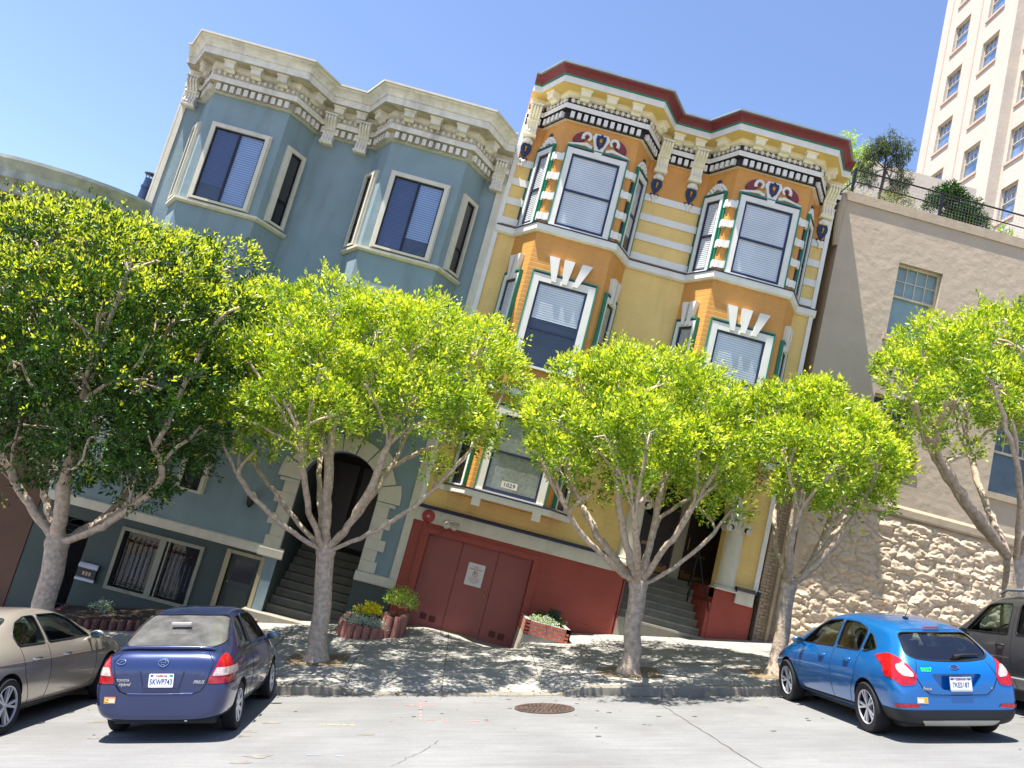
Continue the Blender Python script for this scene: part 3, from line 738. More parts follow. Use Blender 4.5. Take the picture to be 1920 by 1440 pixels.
# number plate on the sill glass and the notice on the door, alarm bell, floodlight
nm = MB(); nm.fbox(Ff, .63, .97, 1.70, 1.84, .051, .057)
nmo = tag(nm.build('house_number_card', mat('white card', '#d9d6cc', .5)), 'white card reading 1029 behind the lower bay window of the yellow house', 'sign')
textmesh('number_text', '1029', .115, navy, facing(Ff, .80, 1.77, .058), nmo, ext=.001, sx=1.15)
sg = MB(); sg.fbox(FACADE, 1.39, 1.76, -.445, .03, -.1, -.092)
for a in (1.41, 1.74):
    for b in (-.425, .01): sg.ell((a, .091, b), (.006, .004, .006), seg=6, rings=4)
sgo = tag(sg.build('no_parking_sign', mat('white enamel sign', '#cfcfc8', .45, var=.05, vscale=8, dirt=.1)), 'white no parking notice with red lettering on the red garage door', 'sign')
rt = mat('red lettering', '#b5343c', .5); bt = mat('black lettering', '#222226', .5)
for (s, sz, z, sx, m_) in (('NO', .05, -.045, 1.3, rt), ('PARKING', .052, -.095, 1.3, rt), ('P', .1, -.185, 1.15, bt), ('Violators will be', .026, -.275, 1.1, rt), ('Towed Away', .042, -.31, 1.1, rt), ("At Owner's Expense", .024, -.345, 1.1, rt), ('24 hour access', .022, -.375, 1., rt)):
    textmesh('sign_text', s, sz, m_, facing(FACADE, 1.575, z, -.091), sgo, ext=.0008, sx=sx, bold=.0006)
q = MB(); M = Matrix.Translation((1.575, .0905, -.185)) @ Matrix.Rotation(R(90), 4, 'X')
q.lathe([(.052, 0), (.052, .002), (.062, .002), (.062, 0)], M, 28, closed=True)
q.tube([(1.535, .089, -.15), (1.615, .089, -.222)], .005, 4)
q.build('prohibition_ring', rt, sgo)
bl = MB(); M = Matrix.Translation((.29, -.11, .745)) @ Matrix.Rotation(R(90), 4, 'X'); redbell = mat('red enamel bell', '#9a3530', .4)
bl.lathe([(0, .075), (.03, .075), (.05, .07), (.1, .055), (.135, .03), (.14, .0), (.12, .0)], M, 28)
blo = tag(bl.build('alarm_bell', redbell, smooth=40), 'round red alarm bell high on the cream band above the garage', 'alarm bell')
q = MB(); q.lathe([(0, .1), (.02, .1), (.028, .07)], M, 10); q.build('bell_cap', mat('grey cap', '#b9b2ac', .4), blo)
q = MB(); q.tube([(.27, -.06, .63), (.24, -.06, .45), (.235, -.055, .38), (.24, -.05, -.4), (.24, -.05, -1.2)], .011, 6); q.tube([(.235, -.055, .34), (.45, -.05, .335), (.6, -.05, .38), (.68, -.08, .55)], .011, 6); q.build('conduit', redp, blo)
fl = MB(); M = Matrix.Translation((.8, -.12, .72)) @ Matrix.Rotation(R(90), 4, 'X')
fl.lathe([(0, .03), (.06, .03), (.07, 0), (.07, -.02)], M, 16)
for s, t in ((-1, 25), (1, 12)):
    Mh = Matrix.Translation((.8+s*.11, -.2, .69)) @ Matrix.Rotation(R(s*50), 4, 'Y') @ Matrix.Rotation(R(125), 4, 'X')
    fl.lathe([(.0, -.09), (.03, -.09), (.035, -.03), (.06, .03), (.085, .075), (.08, .085), (.0, .06)], Mh, 16)
fl.tube([(.8, -.15, .74), (.72, -.2, .72)], .015, 6); fl.tube([(.8, -.15, .74), (.88, -.2, .72)], .015, 6); fl.ell((.8, -.2, .66), (.05, .05, .05))
tag(fl.build('floodlight', mat('weathered lamp metal', '#c9c2b5', .35, metal=.4), smooth=40), 'twin headed white floodlight beside the red bell over the garage', 'lamp')
# folded sandwich stand leaning on the steps
ez = MB(); ez.tube([(6.33, .55, 1.55), (6.24, .3, .75), (6.18, .12, .40)], .02, 6); ez.tube([(6.33, .55, 1.55), (6.5, .3, .85), (6.56, -.08, .52), (6.62, -.1, .3)], .02, 6); ez.tube([(6.33, .55, 1.55), (6.4, 1.0, .9), (6.42, 1.15, .73)], .017, 6); ez.tube([(6.26, .36, .9), (6.46, .33, .92)], .014, 6)
ez.tube([(6.21, .08, .56), (6.15, .06, .56)], .03, 8)
tag(ez.build('folding_stand', black, smooth=50), 'black metal tripod stand on the front steps before the right door', 'stand')

# ================================================================== blue house (-7.62 .. 0)
BC_, BD, DZ = -3.81, .77, -1.57
BH = empty('blue_house', 'blue grey stucco house with cream cornice and two angled upper bays', 'house')
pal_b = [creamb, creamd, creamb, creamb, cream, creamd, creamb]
bwl = MB()
holewall(bwl, FACADE, -7.62, -.02, -.80, 9.4, [(-2.55, -.87, -.80, 1.65)], .3, 0)
arch_fill(bwl, FACADE, -2.55, -.87, .78, 1.65, .3, 0)
bwl.box(-7.62, -7.60, .001, 12, -4, 9.4, 0); bwl.box(-.04, -.02, .001, 12, -3, 9.4, 0)
bayprism(bwl, BC_, BD, 2.55, 9.35, -1, 0); bayprism(bwl, BC_, BD, 2.55, 9.35, 1, 0)
holewall(bwl, FACADE, -7.62, -2.55, -4., -.80, [(-7.0, -6.44, -4, -1.15), (-5.75, -4.13, -2.29, -1.13), (-3.5, -2.86, -4, -1.03)], .22, 1, -.0)
bwl.fbox(FACADE, -.87, -.02, -3.2, -.80, -.2, .0, 1)
bwl.box(-2.56, -2.54, 0.001, 2.6, -3.2, 1.6, 1); bwl.box(-.88, -.86, 0.001, 2.6, -3.2, 1.6, 1)
bwl.box(-7.6, -.04, 11.98, 12, -4, 9.4); bwl.box(-2.55, -.87, .3, 3.1, 1.7, 1.75)
bwl.build('wall', [blue, dblue], BH)
q = MB(); q.box(-7.6, -.04, 0, 12, 9.36, 9.4); q.build('roof', roofm, BH)
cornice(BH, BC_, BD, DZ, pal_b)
for u in (-7.43, -4.21, -3.42, -.21): bracket(BH, u, DZ, creamb, zt=10.42, zb=9.8, w=.26)
cb = MB(); cb.item(); cb.fbox(FACADE, -7.62, -7.5, -.7, 8.5, 0, .03); cb.box(-7.66, -7.62, -.035, .12, -.7, 8.7); cb.item(); cb.fbox(FACADE, -.17, .0, -.88, 8.5, 0, .045); cb.build_items('corner_board', cream, BH)
# sills under the upper bay windows
for side in (-1, 1):
    s = -1 if side < 0 else 1; m_ = BC_+s*2.015
    pth = [(m_-1.305, 0), (m_-.855, -BD), (m_+.855, -BD), (m_+1.305, 0)]
    b = MB(); b.sweep(pth, [(0, 5.84), (.04, 5.84), (.09, 5.88), (.09, 5.93), (0, 5.95)]); b.build('sill_course', cream, BH)
def bluewin(F, u0, u1, z0, z1, split=True, fr=.085, dark=False):
    mb = MB()
    for (a, b, c, d) in ((u0-fr, u0, z0-fr*.6, z1+fr), (u1, u1+fr, z0-fr*.6, z1+fr), (u0, u1, z1, z1+fr), (u0, u1, z0-fr*.6, z0)):
        mb.fbox(F, a, b, c, d, 0, .10)
    mb.fbox(F, u0-fr-.03, u0-fr, z0-fr*.6, z1+fr+.03, 0, .05); mb.fbox(F, u1+fr, u1+fr+.03, z0-fr*.6, z1+fr+.03, 0, .05); mb.fbox(F, u0-fr, u1+fr, z1+fr, z1+fr+.03, 0, .05)
    w = mb.build('window', cream, BH)
    s = MB(); t = .03
    for (a, b, c, d) in ((u0, u0+t, z0, z1), (u1-t, u1, z0, z1), (u0+t, u1-t, z1-t, z1), (u0+t, u1-t, z0, z0+t)): s.fbox(F, a, b, c, d, 0, .05)
    um = (u0+u1)/2
    if split: s.fbox(F, um-.025, um+.025, z0+t, z1-t, 0, .055)
    elif z1-z0 > 1: s.fbox(F, u0+t, u1-t, z0+.52, z0+.56, 0, .055)
    s.build('sash', alu, w)
    b = MB()
    if split:
        blindslats(b, F, u0+.02, um, z0+(.35 if dark else .02), z1-.02, .012, .05, 0); blindslats(b, F, um, u1-.02, z0+(.35 if not dark else .02), z1-.02, .012, .05, 1)
        b.fbox(F, u0+.02, u1-.02, z0+.02, z1-.02, .002, .006, 2); b.build('blind', [slatd, slatb, mat('dim blue room', '#22304c', .5, var=.4)], w)
    else:
        blindslats(b, F, u0+.02, u1-.02, z0+.55, z1-.02, .012, .05, 0); b.fbox(F, u0+.02, u1-.02, z0+.02, z1-.02, .002, .006, 1); b.build('blind', [mat('brown blind', '#4a4340', .6), unlit_room], w)
    p = MB(); p.add([F.P(u0, z0, .034), F.P(u1, z0, .034), F.P(u1, z1, .034), F.P(u0, z1, .034)], [(0, 1, 2, 3)]); p.build('pane', glass, w)
    return w
for side in (-1, 1):
    Fl_, Ff_, Fr_ = frames(BC_, BD, side)
    bluewin(Ff_, .30, 1.41, 6.02, 7.66, True, dark=side < 0); bluewin(Fl_, .2, .56, 6.02, 7.66, False); bluewin(Fr_, .32, .68, 6.02, 7.66, False)
    bluewin(Ff_, .30, 1.41, 3.0, 4.7, True, dark=side > 0); bluewin(Fr_, .32, .68, 3.0, 4.7, False); bluewin(Fl_, .2, .56, 3.0, 4.7, False)
bluewin(FACADE, -4.96, -4.56, .02, .75, False); bluewin(FACADE, -6.6, -6.1, .02, .75, False)
bb = MB(); bb.item(); bb.prof(FACADE, [(0, -.90), (.05, -.90), (.07, -.87), (.07, -.72), (.05, -.70), (0, -.69)], -7.5, -2.46); bb.prof(FACADE, [(0, -.92), (.08, -.92), (.1, -.89), (.1, -.75), (.08, -.72), (0, -.71)], -2.98, -2.45); bb.item(); bb.prof(FACADE, [(0, -.92), (.08, -.92), (.1, -.89), (.1, -.75), (.08, -.72), (0, -.71)], -.89, -.03)
bb.build_items('band_course', cream, BH)
# rusticated surround of the arched entry
rs = MB()
def jag(u_in, s):
    zz = -.71; i = 0; L = [.36, .3, .42, .3, .42, .3, .42]
    while zz < .72:
        h = .235; rs.fbox(FACADE, *sorted((u_in, u_in+s*L[i % 7])), zz+.004, min(.774, zz+h), 0, .055); zz += h; i += 1
jag(-2.56, -1); jag(-.86, 1)
q = MB()
c = -1.71; n = 9
for i in range(n):
    a = math.pi*(1-i/n)-.012; b = math.pi*(1-(i+1)/n)+.012; r0 = .85; r1 = 1.22 if i % 2 else 1.34
    if i == n//2: r1 = 1.5
    P = [(c+r0*math.cos(a+(b-a)*k/3), .78+r0*math.sin(a+(b-a)*k/3)) for k in range(4)]; Q = [(c+r1*math.cos(a+(b-a)*k/3), .78+r1*math.sin(a+(b-a)*k/3)) for k in range(3, -1, -1)]
    rs.poly(FACADE, P+Q, 0, .055 if i != n//2 else .12)
rs.build('entry_surround', cream, BH)
st = MB()
for i in range(10):
    y0 = .05+i*.27; z1 = -2.03+i*.158; st.box(-2.55, -.87, y0, 3.2, z1-.9, z1); st.box(-2.55, -.87, y0-.03, y0+.005, z1-.05, z1-.001)
st.build('front_steps', mat('dark worn steps', '#857b6c', .9, var=.15, dirt=.5, bump=.003, bscale=40), BH)
q = MB(); q.box(-2.9, -.85, -.32, .06, -2.9, -2.02); q.build('bottom_step', stepc, BH)
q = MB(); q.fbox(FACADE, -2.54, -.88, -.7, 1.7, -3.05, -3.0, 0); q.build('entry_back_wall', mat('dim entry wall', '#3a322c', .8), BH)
q = MB(); F3 = Fr((-2.54, 2.98), u=(1, 0, 0)); q.fbox(F3, .1, .78, -.5, 1.5, 0, .05); q.fbox(F3, .9, 1.58, -.5, 1.5, 0, .05); q.build('front_door', wood, BH)
# barred ground floor window, side door, gate
w = MB(); 
for (a, b, c2, d) in ((-5.82, -5.75, -2.36, -1.06), (-4.13, -4.06, -2.36, -1.06), (-5.75, -4.13, -1.13, -1.06), (-5.75, -4.13, -2.36, -2.29)): w.fbox(FACADE, a, b, c2, d, -.05, .05)
w.fbox(FACADE, -4.99, -4.86, -2.29, -1.13, -.2, .03); w.fbox(FACADE, -4.81, -4.78, -2.29, -1.13, -.1, .02)
wo = w.build('barred_window', mat('weathered window surround', '#948e7c', .75, var=.12, vscale=8, dirt=.5), BH)
q = MB(); q.fbox(FACADE, -5.75, -4.13, -2.29, -1.13, -.215, -.21); q.build('dark_interior', unlit_room, wo)
q = MB(); q.add([(-5.75, .12, -2.29), (-4.13, .12, -2.29), (-4.13, .12, -1.13), (-5.75, .12, -1.13)], [(0, 1, 2, 3)]); q.build('pane', glass, wo)
q = MB()
for i in range(15):
    u = -5.71+i*.108
    if -5.0 < u < -4.85: continue
    q.tube([(u, -.01, -2.3), (u, -.01, -1.3), (u+.03, -.02, -1.22)], .008, 5); 
for z_ in (-2.2, -1.32): q.tube([(-5.75, -.012, z_), (-4.13, -.012, z_)], .009, 5)
q.build('window_bars', black, wo)
q = MB(); rr = random.Random(2)
for i in range(9):
    u = -5.62+i*.19; q.ell((u, .08, -1.33), (.045, .03, .03), seg=7, rings=5)
q.build('red_flower_trim', mat('red fabric', '#8f1f2a', .7), wo)
q = MB()
for i in range(16):
    u = -5.6+i*.092+rr.uniform(-.02, .02); q.fbox(FACADE, u, u+rr.uniform(.012, .035), -2.2+rr.uniform(0, .2), -1.62+rr.uniform(0, .1), -.20, -.19)
q.build('shelf_contents', mat('pale clutter', '#565c6c', .6, var=.4, vscale=9), wo)
d = MB(); F4 = FACADE; d.fbox(F4, -3.5, -2.86, -3.4, -1.03, -.2, -.12)
for (a, b, z0, z1) in ((-3.42, -2.94, -1.62, -1.12), (-3.42, -2.94, -2.3, -1.72)):
    d.fbox(F4, a, b, z0, z0+.025, -.12, -.105); d.fbox(F4, a, b, z1-.025, z1, -.12, -.105); d.fbox(F4, a, a+.025, z0+.025, z1-.025, -.12, -.105); d.fbox(F4, b-.025, b, z0+.025, z1-.025, -.12, -.105)
do = d.build('side_door', mat('dark green door', '#39403c', .5, var=.1), BH)
q = MB(); q.fbox(F4, -3.39, -2.97, -1.59, -1.15, -.119, -.112); q.build('door_pane', mat('dark pane', '#1a171c', .15), do)
q = MB(); q.ell((-3.44, .1, -1.62), (.025, .03, .025)); q.build('knob', gold, do, smooth=60)
q = MB(); q.fbox(F4, -3.6, -3.5, -3.4, -.96, -.1, .05); q.fbox(F4, -2.86, -2.78, -3.4, -.96, -.1, .04); q.fbox(F4, -3.5, -2.86, -1.03, -.96, -.1, .04); q.build('door_frame', mat('tan door frame', '#a39372', .6, dirt=.2), do)
q = MB(); q.fbox(FACADE, -2.86, -2.55, -3.4, -.92, 0, .03); q.build('pier', blue, BH)
gt = MB()
for i in range(15): gt.tube([(-7.0+i*.04, .05, -3.2), (-7.0+i*.04, .05, -1.28)], .007, 5)
for z_ in (-1.3, -1.42, -2.9): gt.tube([(-7.0, .05, z_), (-6.44, .05, z_)], .012, 5)
gt.tube([(-6.98, .05, -1.3), (-6.9, .05, -1.2), (-6.72, .05, -1.14), (-6.54, .05, -1.2), (-6.46, .05, -1.3)], .012, 5)
gt.build('gate', black, BH)
q = MB(); q.fbox(FACADE, -7.0, -6.44, -4, -1.15, -1.5, -1.45); q.build('passage_back', unlit_room, BH)
rebase(BH, (-3.8, 0, -2.4))
# lantern and mailbox on the blue house
ln = MB(); M = Matrix.Translation((-3.42, -.12, .12)); ln.lathe([(.0, .19), (.05, .18), (.09, .13), (.1, .1), (.03, .1)], M, 12, 0); ln.lathe([(.085, .1), (.06, -.1), (.03, -.14), (0, -.16)], M, 6, 1)
for i in range(6):
    a = 2*math.pi*i/6; ln.tube([M @ Vector((.088*math.cos(a), .088*math.sin(a), .1)), M @ Vector((.062*math.cos(a), .062*math.sin(a), -.1))], .006, 4, 1)
ln.tube([(-3.42, -.12, .1), (-3.42, -.03, .2), (-3.42, 0, .15)], .012, 6, 1)
tag(ln.build('wall_lantern', [mat('white lantern cap', '#e4e2dc', .4), black]), 'black wall lantern with a white cap on the blue house', 'lantern')
mbx = MB(); mbx.fbox(FACADE, -6.38, -6.02, -2.32, -1.95, 0, .09, 1); mbx.prof(FACADE, [(.09, -2.06), (.13, -2.05), (.14, -1.99), (.09, -1.95)], -6.4, -6.0, 0); mbx.prof(FACADE, [(.09, -2.32), (.13, -2.31), (.13, -2.26), (.09, -2.25)], -6.4, -6.0, 0)
mo_ = tag(mbx.build('mailbox', [mat('white enamel lid', '#b9bac6', .4), black]), 'black and white letter box on the dark base of the blue house', 'mailbox')
q = MB()
for i in range(3): q.fbox(FACADE, -6.29+i*.065, -6.245+i*.065, -2.2, -2.125, .09, .094)
q.build('number_tiles', mat('tan digits', '#a99672', .5), mo_)

# ================================================================== brown house at the far left, round bay
BR = empty('brown_house', 'brown house with a curved grey green cornice left of the blue house', 'house')
brown = mat('brown stucco', '#5d4334', .8, var=.12, vscale=2, bump=.005, bscale=8, dirt=.2); gcor = mat('grey green weathered cornice', '#a0a69d', .7, var=.2, vscale=4, dirt=.5, bump=.003)
cur = []
for i in range(25):
    a = R(205-i*(230/24)*.0 ) if 0 else 0
for i in range(29):
    t = i/28; x_ = -11.3+t*4.2; y_ = -.35-1.32*math.sqrt(max(0, 1-((x_+9.25)/2.35)**2)); cur.append((x_, y_))
def inset(path, o):
    out = []
    for i, p in enumerate(path):
        a = path[max(0, i-1)]; b = path[min(len(path)-1, i+1)]; d = Vector((b[0]-a[0], b[1]-a[1])).normalized(); out.append((p[0]-d.y*o, p[1]+d.x*o))
    return out
wp = inset(cur, .55)
w = MB(); pathwall(w, wp, 0.9, 5.2); w.add([(x_, y_, .9) for x_, y_ in wp], [tuple(range(len(wp)))]); w.box(-16, -7.63, .02, 12, -6, 5.4); w.box(-16, -7.63, -.02, .02, -6, 5.4); w.build('wall', brown, BR, smooth=30)
cz = MB(); cz.sweep(wp, [(0, 4.95), (.08, 4.97), (.08, 5.1), (.3, 5.18), (.38, 5.20), (.38, 5.36), (.41, 5.38), (.47, 5.46), (.55, 5.53), (.55, 5.6), (-.3, 5.62)]); cz.build('cornice', gcor, BR, smooth=30)
q = MB(); along(wp, .0, .44, lambda F, u: q.item() or q.prof(F, [(.02, 4.9), (.1, 4.9), (.34, 5.02), (.34, 5.18), (.02, 5.18)], u-.085, u+.085)); q.build_items('cornice_bracket', gcor, BR)
q = MB(); along(wp, .0, .12, lambda F, u: q.ell(F.P(u, 4.7, .02), (.045, .045, .045), None, 0, 7, 4)); q.build('bead_moulding', gcor, BR)
q = MB(); pp = [p for p in wp if -11 < p[0] < -8.6]; pathwall(q, inset(pp, -.02), 3.5, 4.5); q.build('bay_window', mat('dark bay glass', '#1a1c22', .1), BR)
q = MB(); along([p for p in wp if -11 < p[0] < -8.4], .02, .09, lambda F, u: q.prof(F, [(0, 4.42), (.05, 4.42), (.03, 4.58), (0, 4.58)], u-.028, u+.028)); q.build('fringe_trim', [mat('white maroon trim', '#c9b9b4', .6)], BR)
q = MB(); q.fbox(FACADE, -8.75, -8.32, -2.25, -1.65, .02, .05); q.build('wall_plaque', white, BR)
rebase(BR, (-10, 0, -3.6))
vp = MB(); M = Matrix.Translation((-8.44, 1.5, 6.2)) @ Matrix.Rotation(R(4), 4, 'Y')
vp.lathe([(.13, -1.4), (.13, .35), (.15, .36), (.15, .42), (.13, .43), (.13, .62)], M, 20); vp.lathe([(.19, .72), (.19, .735), (.03, .8), (0, .8)], M, 20); vp.lathe([(.19, .72), (0, .70)], M, 20)
for i in range(4):
    a = i*math.pi/2; vp.tube([M @ Vector((.12*math.cos(a), .12*math.sin(a), .6)), M @ Vector((.15*math.cos(a), .15*math.sin(a), .72))], .01, 4)
tag(vp.build('flue_pipe', mat('dark galvanised flue', '#4a566c', .3, metal=.7), smooth=40), 'dark round metal flue behind the left edge of the blue house', 'chimney pipe')

# ================================================================== tan building
TB = empty('tan_building', 'tan stucco building on a rough stone base with a railed roof garden', 'building')
tan = mat('tan stucco', '#b3a38f', .85, var=.05, vscale=1.5, bump=.018, bscale=4.3, dirt=.06)
tanc = mat('tan coping', '#ac9c86', .85, var=.08, vscale=2, bump=.006, bscale=10, dirt=.3)
stone = mat('painted rubble stone', '#c9b49b', .88, var=.07, vscale=3, bump=.008, bscale=18, dirt=.2)
w = MB()
HB = [(9.36, 10.43, 7.40, 9.2), (9.36, 10.43, 4.75, 6.0), (12.3, 13.35, 4.45, 6.2), (12.3, 13.35, 7.40, 9.2)]
holewall(w, FACADE, 7.84, 19., 3.6, 10.35, HB, .22)
w.add([(7.84, 0, -1), (7.84, 0, 10.35), (7.84, 12, 10.35), (7.84, 12, -1)], [(0, 1, 2, 3)]); w.box(7.84, 19, 11.9, 12, -1, 10.3)
w.build('wall', tan, TB)
q = MB(); q.box(7.8, 19, -.04, .32, 10.35, 10.58); q.box(7.76, 8.08, .33, 12, 10.35, 10.56); q.tube([(7.80, .1, 10.5), (7.74, .0, 10.2), (7.76, .02, 9.6), (7.8, .05, 9.2)], [.1, .1, .085, .07], 10)
q.build('coping', tanc, TB)
q = MB(); q.box(8.08, 19, .32, 11.9, 10.2, 10.36); q.build('roof_terrace', mat('terrace gravel', '#aaa08e', .9, bump=.01, bscale=60), TB)
q = MB(); q.prof(FACADE, [(-.3, 3.38), (.03, 3.38), (.045, 3.42), (.045, 3.56), (.0, 3.63), (-.3, 3.63)], 8.25, 19.); q.build('string_course', tanc, TB)
# rubble base: a displaced sheet of rounded stones and gaping joints
nx, nz_ = 330, 150
k = MB(); X0, X1, Z0, Z1 = 8.22, 17.0, -.6, 3.38
def worley(x, z):
    d, p = noise.voronoi((x*2.9, 0., z*6.0))
    return d[1]-d[0], p[0]
vs = []
for i in range(nx+1):
    for j in range(nz_+1):
        x_ = X0+(X1-X0)*i/nx; z_ = Z0+(Z1-Z0)*j/nz_
        wx = x_+.13*noise.noise((x_*2.3, 5, z_*2.3))+.04*noise.noise((x_*9, 1, z_*9)); wz = z_+.10*noise.noise((x_*2.1, 9, z_*2.1))+.03*noise.noise((x_*8, 3, z_*8))
        f, cp = worley(wx, wz)
        t = min(1, f/.16); h = .04*(t*t*(3-2*t))
        tilt = noise.noise((cp[0]*7.7, cp[2]*5.1, 2.2))
        rg = noise.hetero_terrain((x_*2.6, 3, z_*5.), .6, 2.1, 5, .7)
        h += .014*tilt + .024*rg + .018*noise.fractal((x_*6.2, 0, z_*8.5), .8, 2., 5) + .006*noise.noise((x_*22, 2, z_*22))
        amp = .75
        e = min(1, (x_-X0)/.15, (Z1-z_)/.12)
        vs.append((x_, .065-h*max(0, e)-.095*(3.38-z_), z_))
k.v = vs
for i in range(nx):
    for j in range(nz_):
        a = i*(nz_+1)+j; k.f.append((a, a+nz_+1, a+nz_+2, a+1)); k.m.append(0)
k.build('rubble_base', stone, TB, smooth=70)
q = MB(); rr = random.Random(5)
q.fbox(FACADE, 7.66, 8.24, -1, 3.4, -.4, -.03)
zz = -.7; row = 0
while zz < 3.3:
    u = 7.66+(0 if row % 2 else -.1)
    while u < 8.2:
        a = max(7.66, u); b = min(8.22, u+.2)
        if b-a > .04: q.fbox(FACADE, a+.006, b-.006, zz+.005, zz+.062, -.03, rr.uniform(-.018, -.002))
        u += .212
    zz += .072; row += 1
q.build('brick_strip', mat('painted brick', '#a8927a', .85, var=.1, vscale=6, bump=.003, bscale=40, dirt=.3), TB)
q = MB(); q.tube([(7.98, -.06, -.35), (7.98, -.06, 4.2)], .04, 8); q.tube([(7.66, -.04, -.5), (7.66, -.04, .98)], .025, 8, 1); q.fbox(FACADE, 7.6, 7.72, .98, 1.02, 0, .08, 2); q.build('downpipe', [mat('painted pipe', '#a9947a', .6), black, greyz], TB)
def tanwin(parent, F, u0, u1, z0, z1, d, nm='window', bars=4, blm=None):
    m = MB(); t = .05
    for (a, b, c2, e) in ((u0, u0+t, z0, z1), (u1-t, u1, z0, z1), (u0+t, u1-t, z1-t, z1), (u0+t, u1-t, z0, z0+t)): m.fbox(F, a, b, c2, e, -d-.01, -d+.06)
    zm = z0+(z1-z0)*.56; m.fbox(F, u0+t, u1-t, zm-.025, zm+.025, -d, -d+.055)
    for i in range(1, bars):
        u = u0+t+(u1-u0-2*t)*i/bars; m.fbox(F, u-.009, u+.009, zm+.025, z1-t, -d+.01, -d+.04)
    m.fbox(F, u0+t, u1-t, (zm+z1)/2-.009, (zm+z1)/2+.009, -d+.012, -d+.036)
    w_ = m.build(nm, mat('cream sash paint', '#c9bba0', .5), parent)
    p = MB(); p.add([F.P(u0+t, z0+t, -d+.022), F.P(u1-t, z0+t, -d+.022), F.P(u1-t, z1-t, -d+.022), F.P(u0+t, z1-t, -d+.022)], [(0, 1, 2, 3)]); p.build('pane', glass, w_)
    p = MB(); p.add([F.P(u0, z0, -d-.03), F.P(u1, z0, -d-.03), F.P(u1, z1, -d-.03), F.P(u0, z1, -d-.03)], [(0, 1, 2, 3)]); p.build('blind', blm or mat('pale green blind', '#8fa3a0', .6, var=.1), w_)
    return w_
for i, h in enumerate(HB):
    w_ = tanwin(TB, FACADE, *h, .18, blm=None if i in (0, 3) else mat('dim green room', '#3f4c52', .4, var=.4))
    q = MB(); q.fbox(FACADE, h[0]-.08, h[1]+.08, h[2]-.13, h[2], -.22, .07); q.build('window_sill', tanc, w_)
rebase(TB, (12, 0, 0))
# railing round the roof garden
RL = MB()
RL.tube([(8.03, .3, 11.34), (19, .3, 11.34)], .022, 6); RL.tube([(8.03, .3, 11.03), (19, .3, 11.03)], .016, 6); RL.tube([(8.03, .3, 11.34), (8.03, 6, 11.34)], .022, 6); RL.tube([(8.03, .3, 11.03), (8.03, 6, 11.03)], .016, 6)
RLO = empty('roof_railing', 'black metal railing with wire mesh round the roof garden', 'railing')
RL.build('rail', black, RLO)
for x_ in (8.03, 10.24, 12.45, 14.66, 16.9): q = MB(); q.box(x_-.03, x_+.03, .27, .33, 10.58, 11.36); q.build('post', black, RLO)
for y_ in (2.2, 4.2): q = MB(); q.box(8.0, 8.06, y_-.03, y_+.03, 10.56, 11.36); q.build('post', black, RLO)
q = MB()
x_ = 8.08
while x_ < 18.9: q.tube([(x_, .3, 10.62), (x_, .3, 11.32)], .0022, 3, cap=False); x_ += .075
z_ = 10.66
while z_ < 11.3: q.tube([(8.05, .3, z_), (18.9, .3, z_)], .0022, 3, cap=False); z_ += .075
y_ = .4
while y_ < 5.9: q.tube([(8.03, y_, 10.62), (8.03, y_, 11.32)], .0022, 3, cap=False); y_ += .075
q.build('wire_mesh', mat('galvanised wire', '#8c8f90', .4, metal=.6), RLO)
rebase(RLO, (12, .3, 10.58))

# ================================================================== tower and pale house beyond
TW = empty('apartment_tower', 'tall pale stucco apartment tower rising behind the roof garden', 'tower')
tow = mat('pale tower stucco', '#bdb4a9', .85, var=.035, vscale=1, bump=.012, bscale=4)
towr = mat('tower reveal', '#bfa698', .85, var=.06)
FW = Fr((23.59, 31.15), u=(0, -1, 0)); FX = Fr((24.2, 22.73), u=(0, -1, 0))
holesA, holesB = [], []
for zt in (45.9, 42.4, 38.9, 35.4, 31.9, 28.4, 24.9, 21.4, 17.9): holesA += [(31.15-29.46, 31.15-27.80, zt-1.95, zt)]
for zt in (45.9, 42.4, 38.9, 35.4, 31.9, 28.4, 24.9, 21.4, 17.9): holesA += [(31.15-25.72, 31.15-24.14, zt-1.95-.0, zt)]
for zt in (42.3, 38.8, 35.3, 31.8, 28.3, 24.8, 21.3, 17.8): holesB += [(.33, 1.75, zt-2.0, zt), (4.2, 5.6, zt-2., zt)]
w = MB(); holewall(w, FW, 0, 8.42, -4, 52, holesA, .28); w.add([(23.59, 22.73, -4), (24.2, 22.73, -4), (24.2, 22.73, 52), (23.59, 22.73, 52)], [(0, 1, 2, 3)], 0)
holewall(w, FX, 0, 12, -4, 52, holesB, .28); w.box(23.59, 40, 31.15, 31.3, -4, 52); w.box(24.2, 40, 10.6, 10.73, -4, 52); w.box(23.6, 40, 10.8, 31, 51.9, 52)
for u in (.78, 4.55): w.fbox(FW, u, u+.09, -4, 52, 0, .035, 1)
w.build('wall', [tow, towr], TW)
for (F, H) in ((FW, holesA), (FX, holesB)):
    for h in H:
        if h[3] < 20: continue
        w_ = tanwin(TW, F, *h, .22, bars=4, blm=mat('sky reflection blue', '#6f90bd', .3, var=.5, vscale=1.2))  # blue sheet paints the sky's reflection behind the tower panes
        q = MB(); q.fbox(F, h[0]-.1, h[1]+.1, h[2]-.16, h[2], -.28, .08); q.build('window_sill', towr, w_)
rebase(TW, (28, 22, -4))
PB = MB(); PB.box(11.8, 18.4, 14, 24, -4, 19.6); PB.box(10.2, 11.8, 14.5, 24, -4, 18.9)
PBO = empty('pale_building', 'pale building partly seen between the roof garden plants and the tower', 'building', (14, 14, -4))
o = PB.build('wall', [tow, mat('far dark window', '#4a5560', .2)], PBO); o.location = (-14, -14, 4)

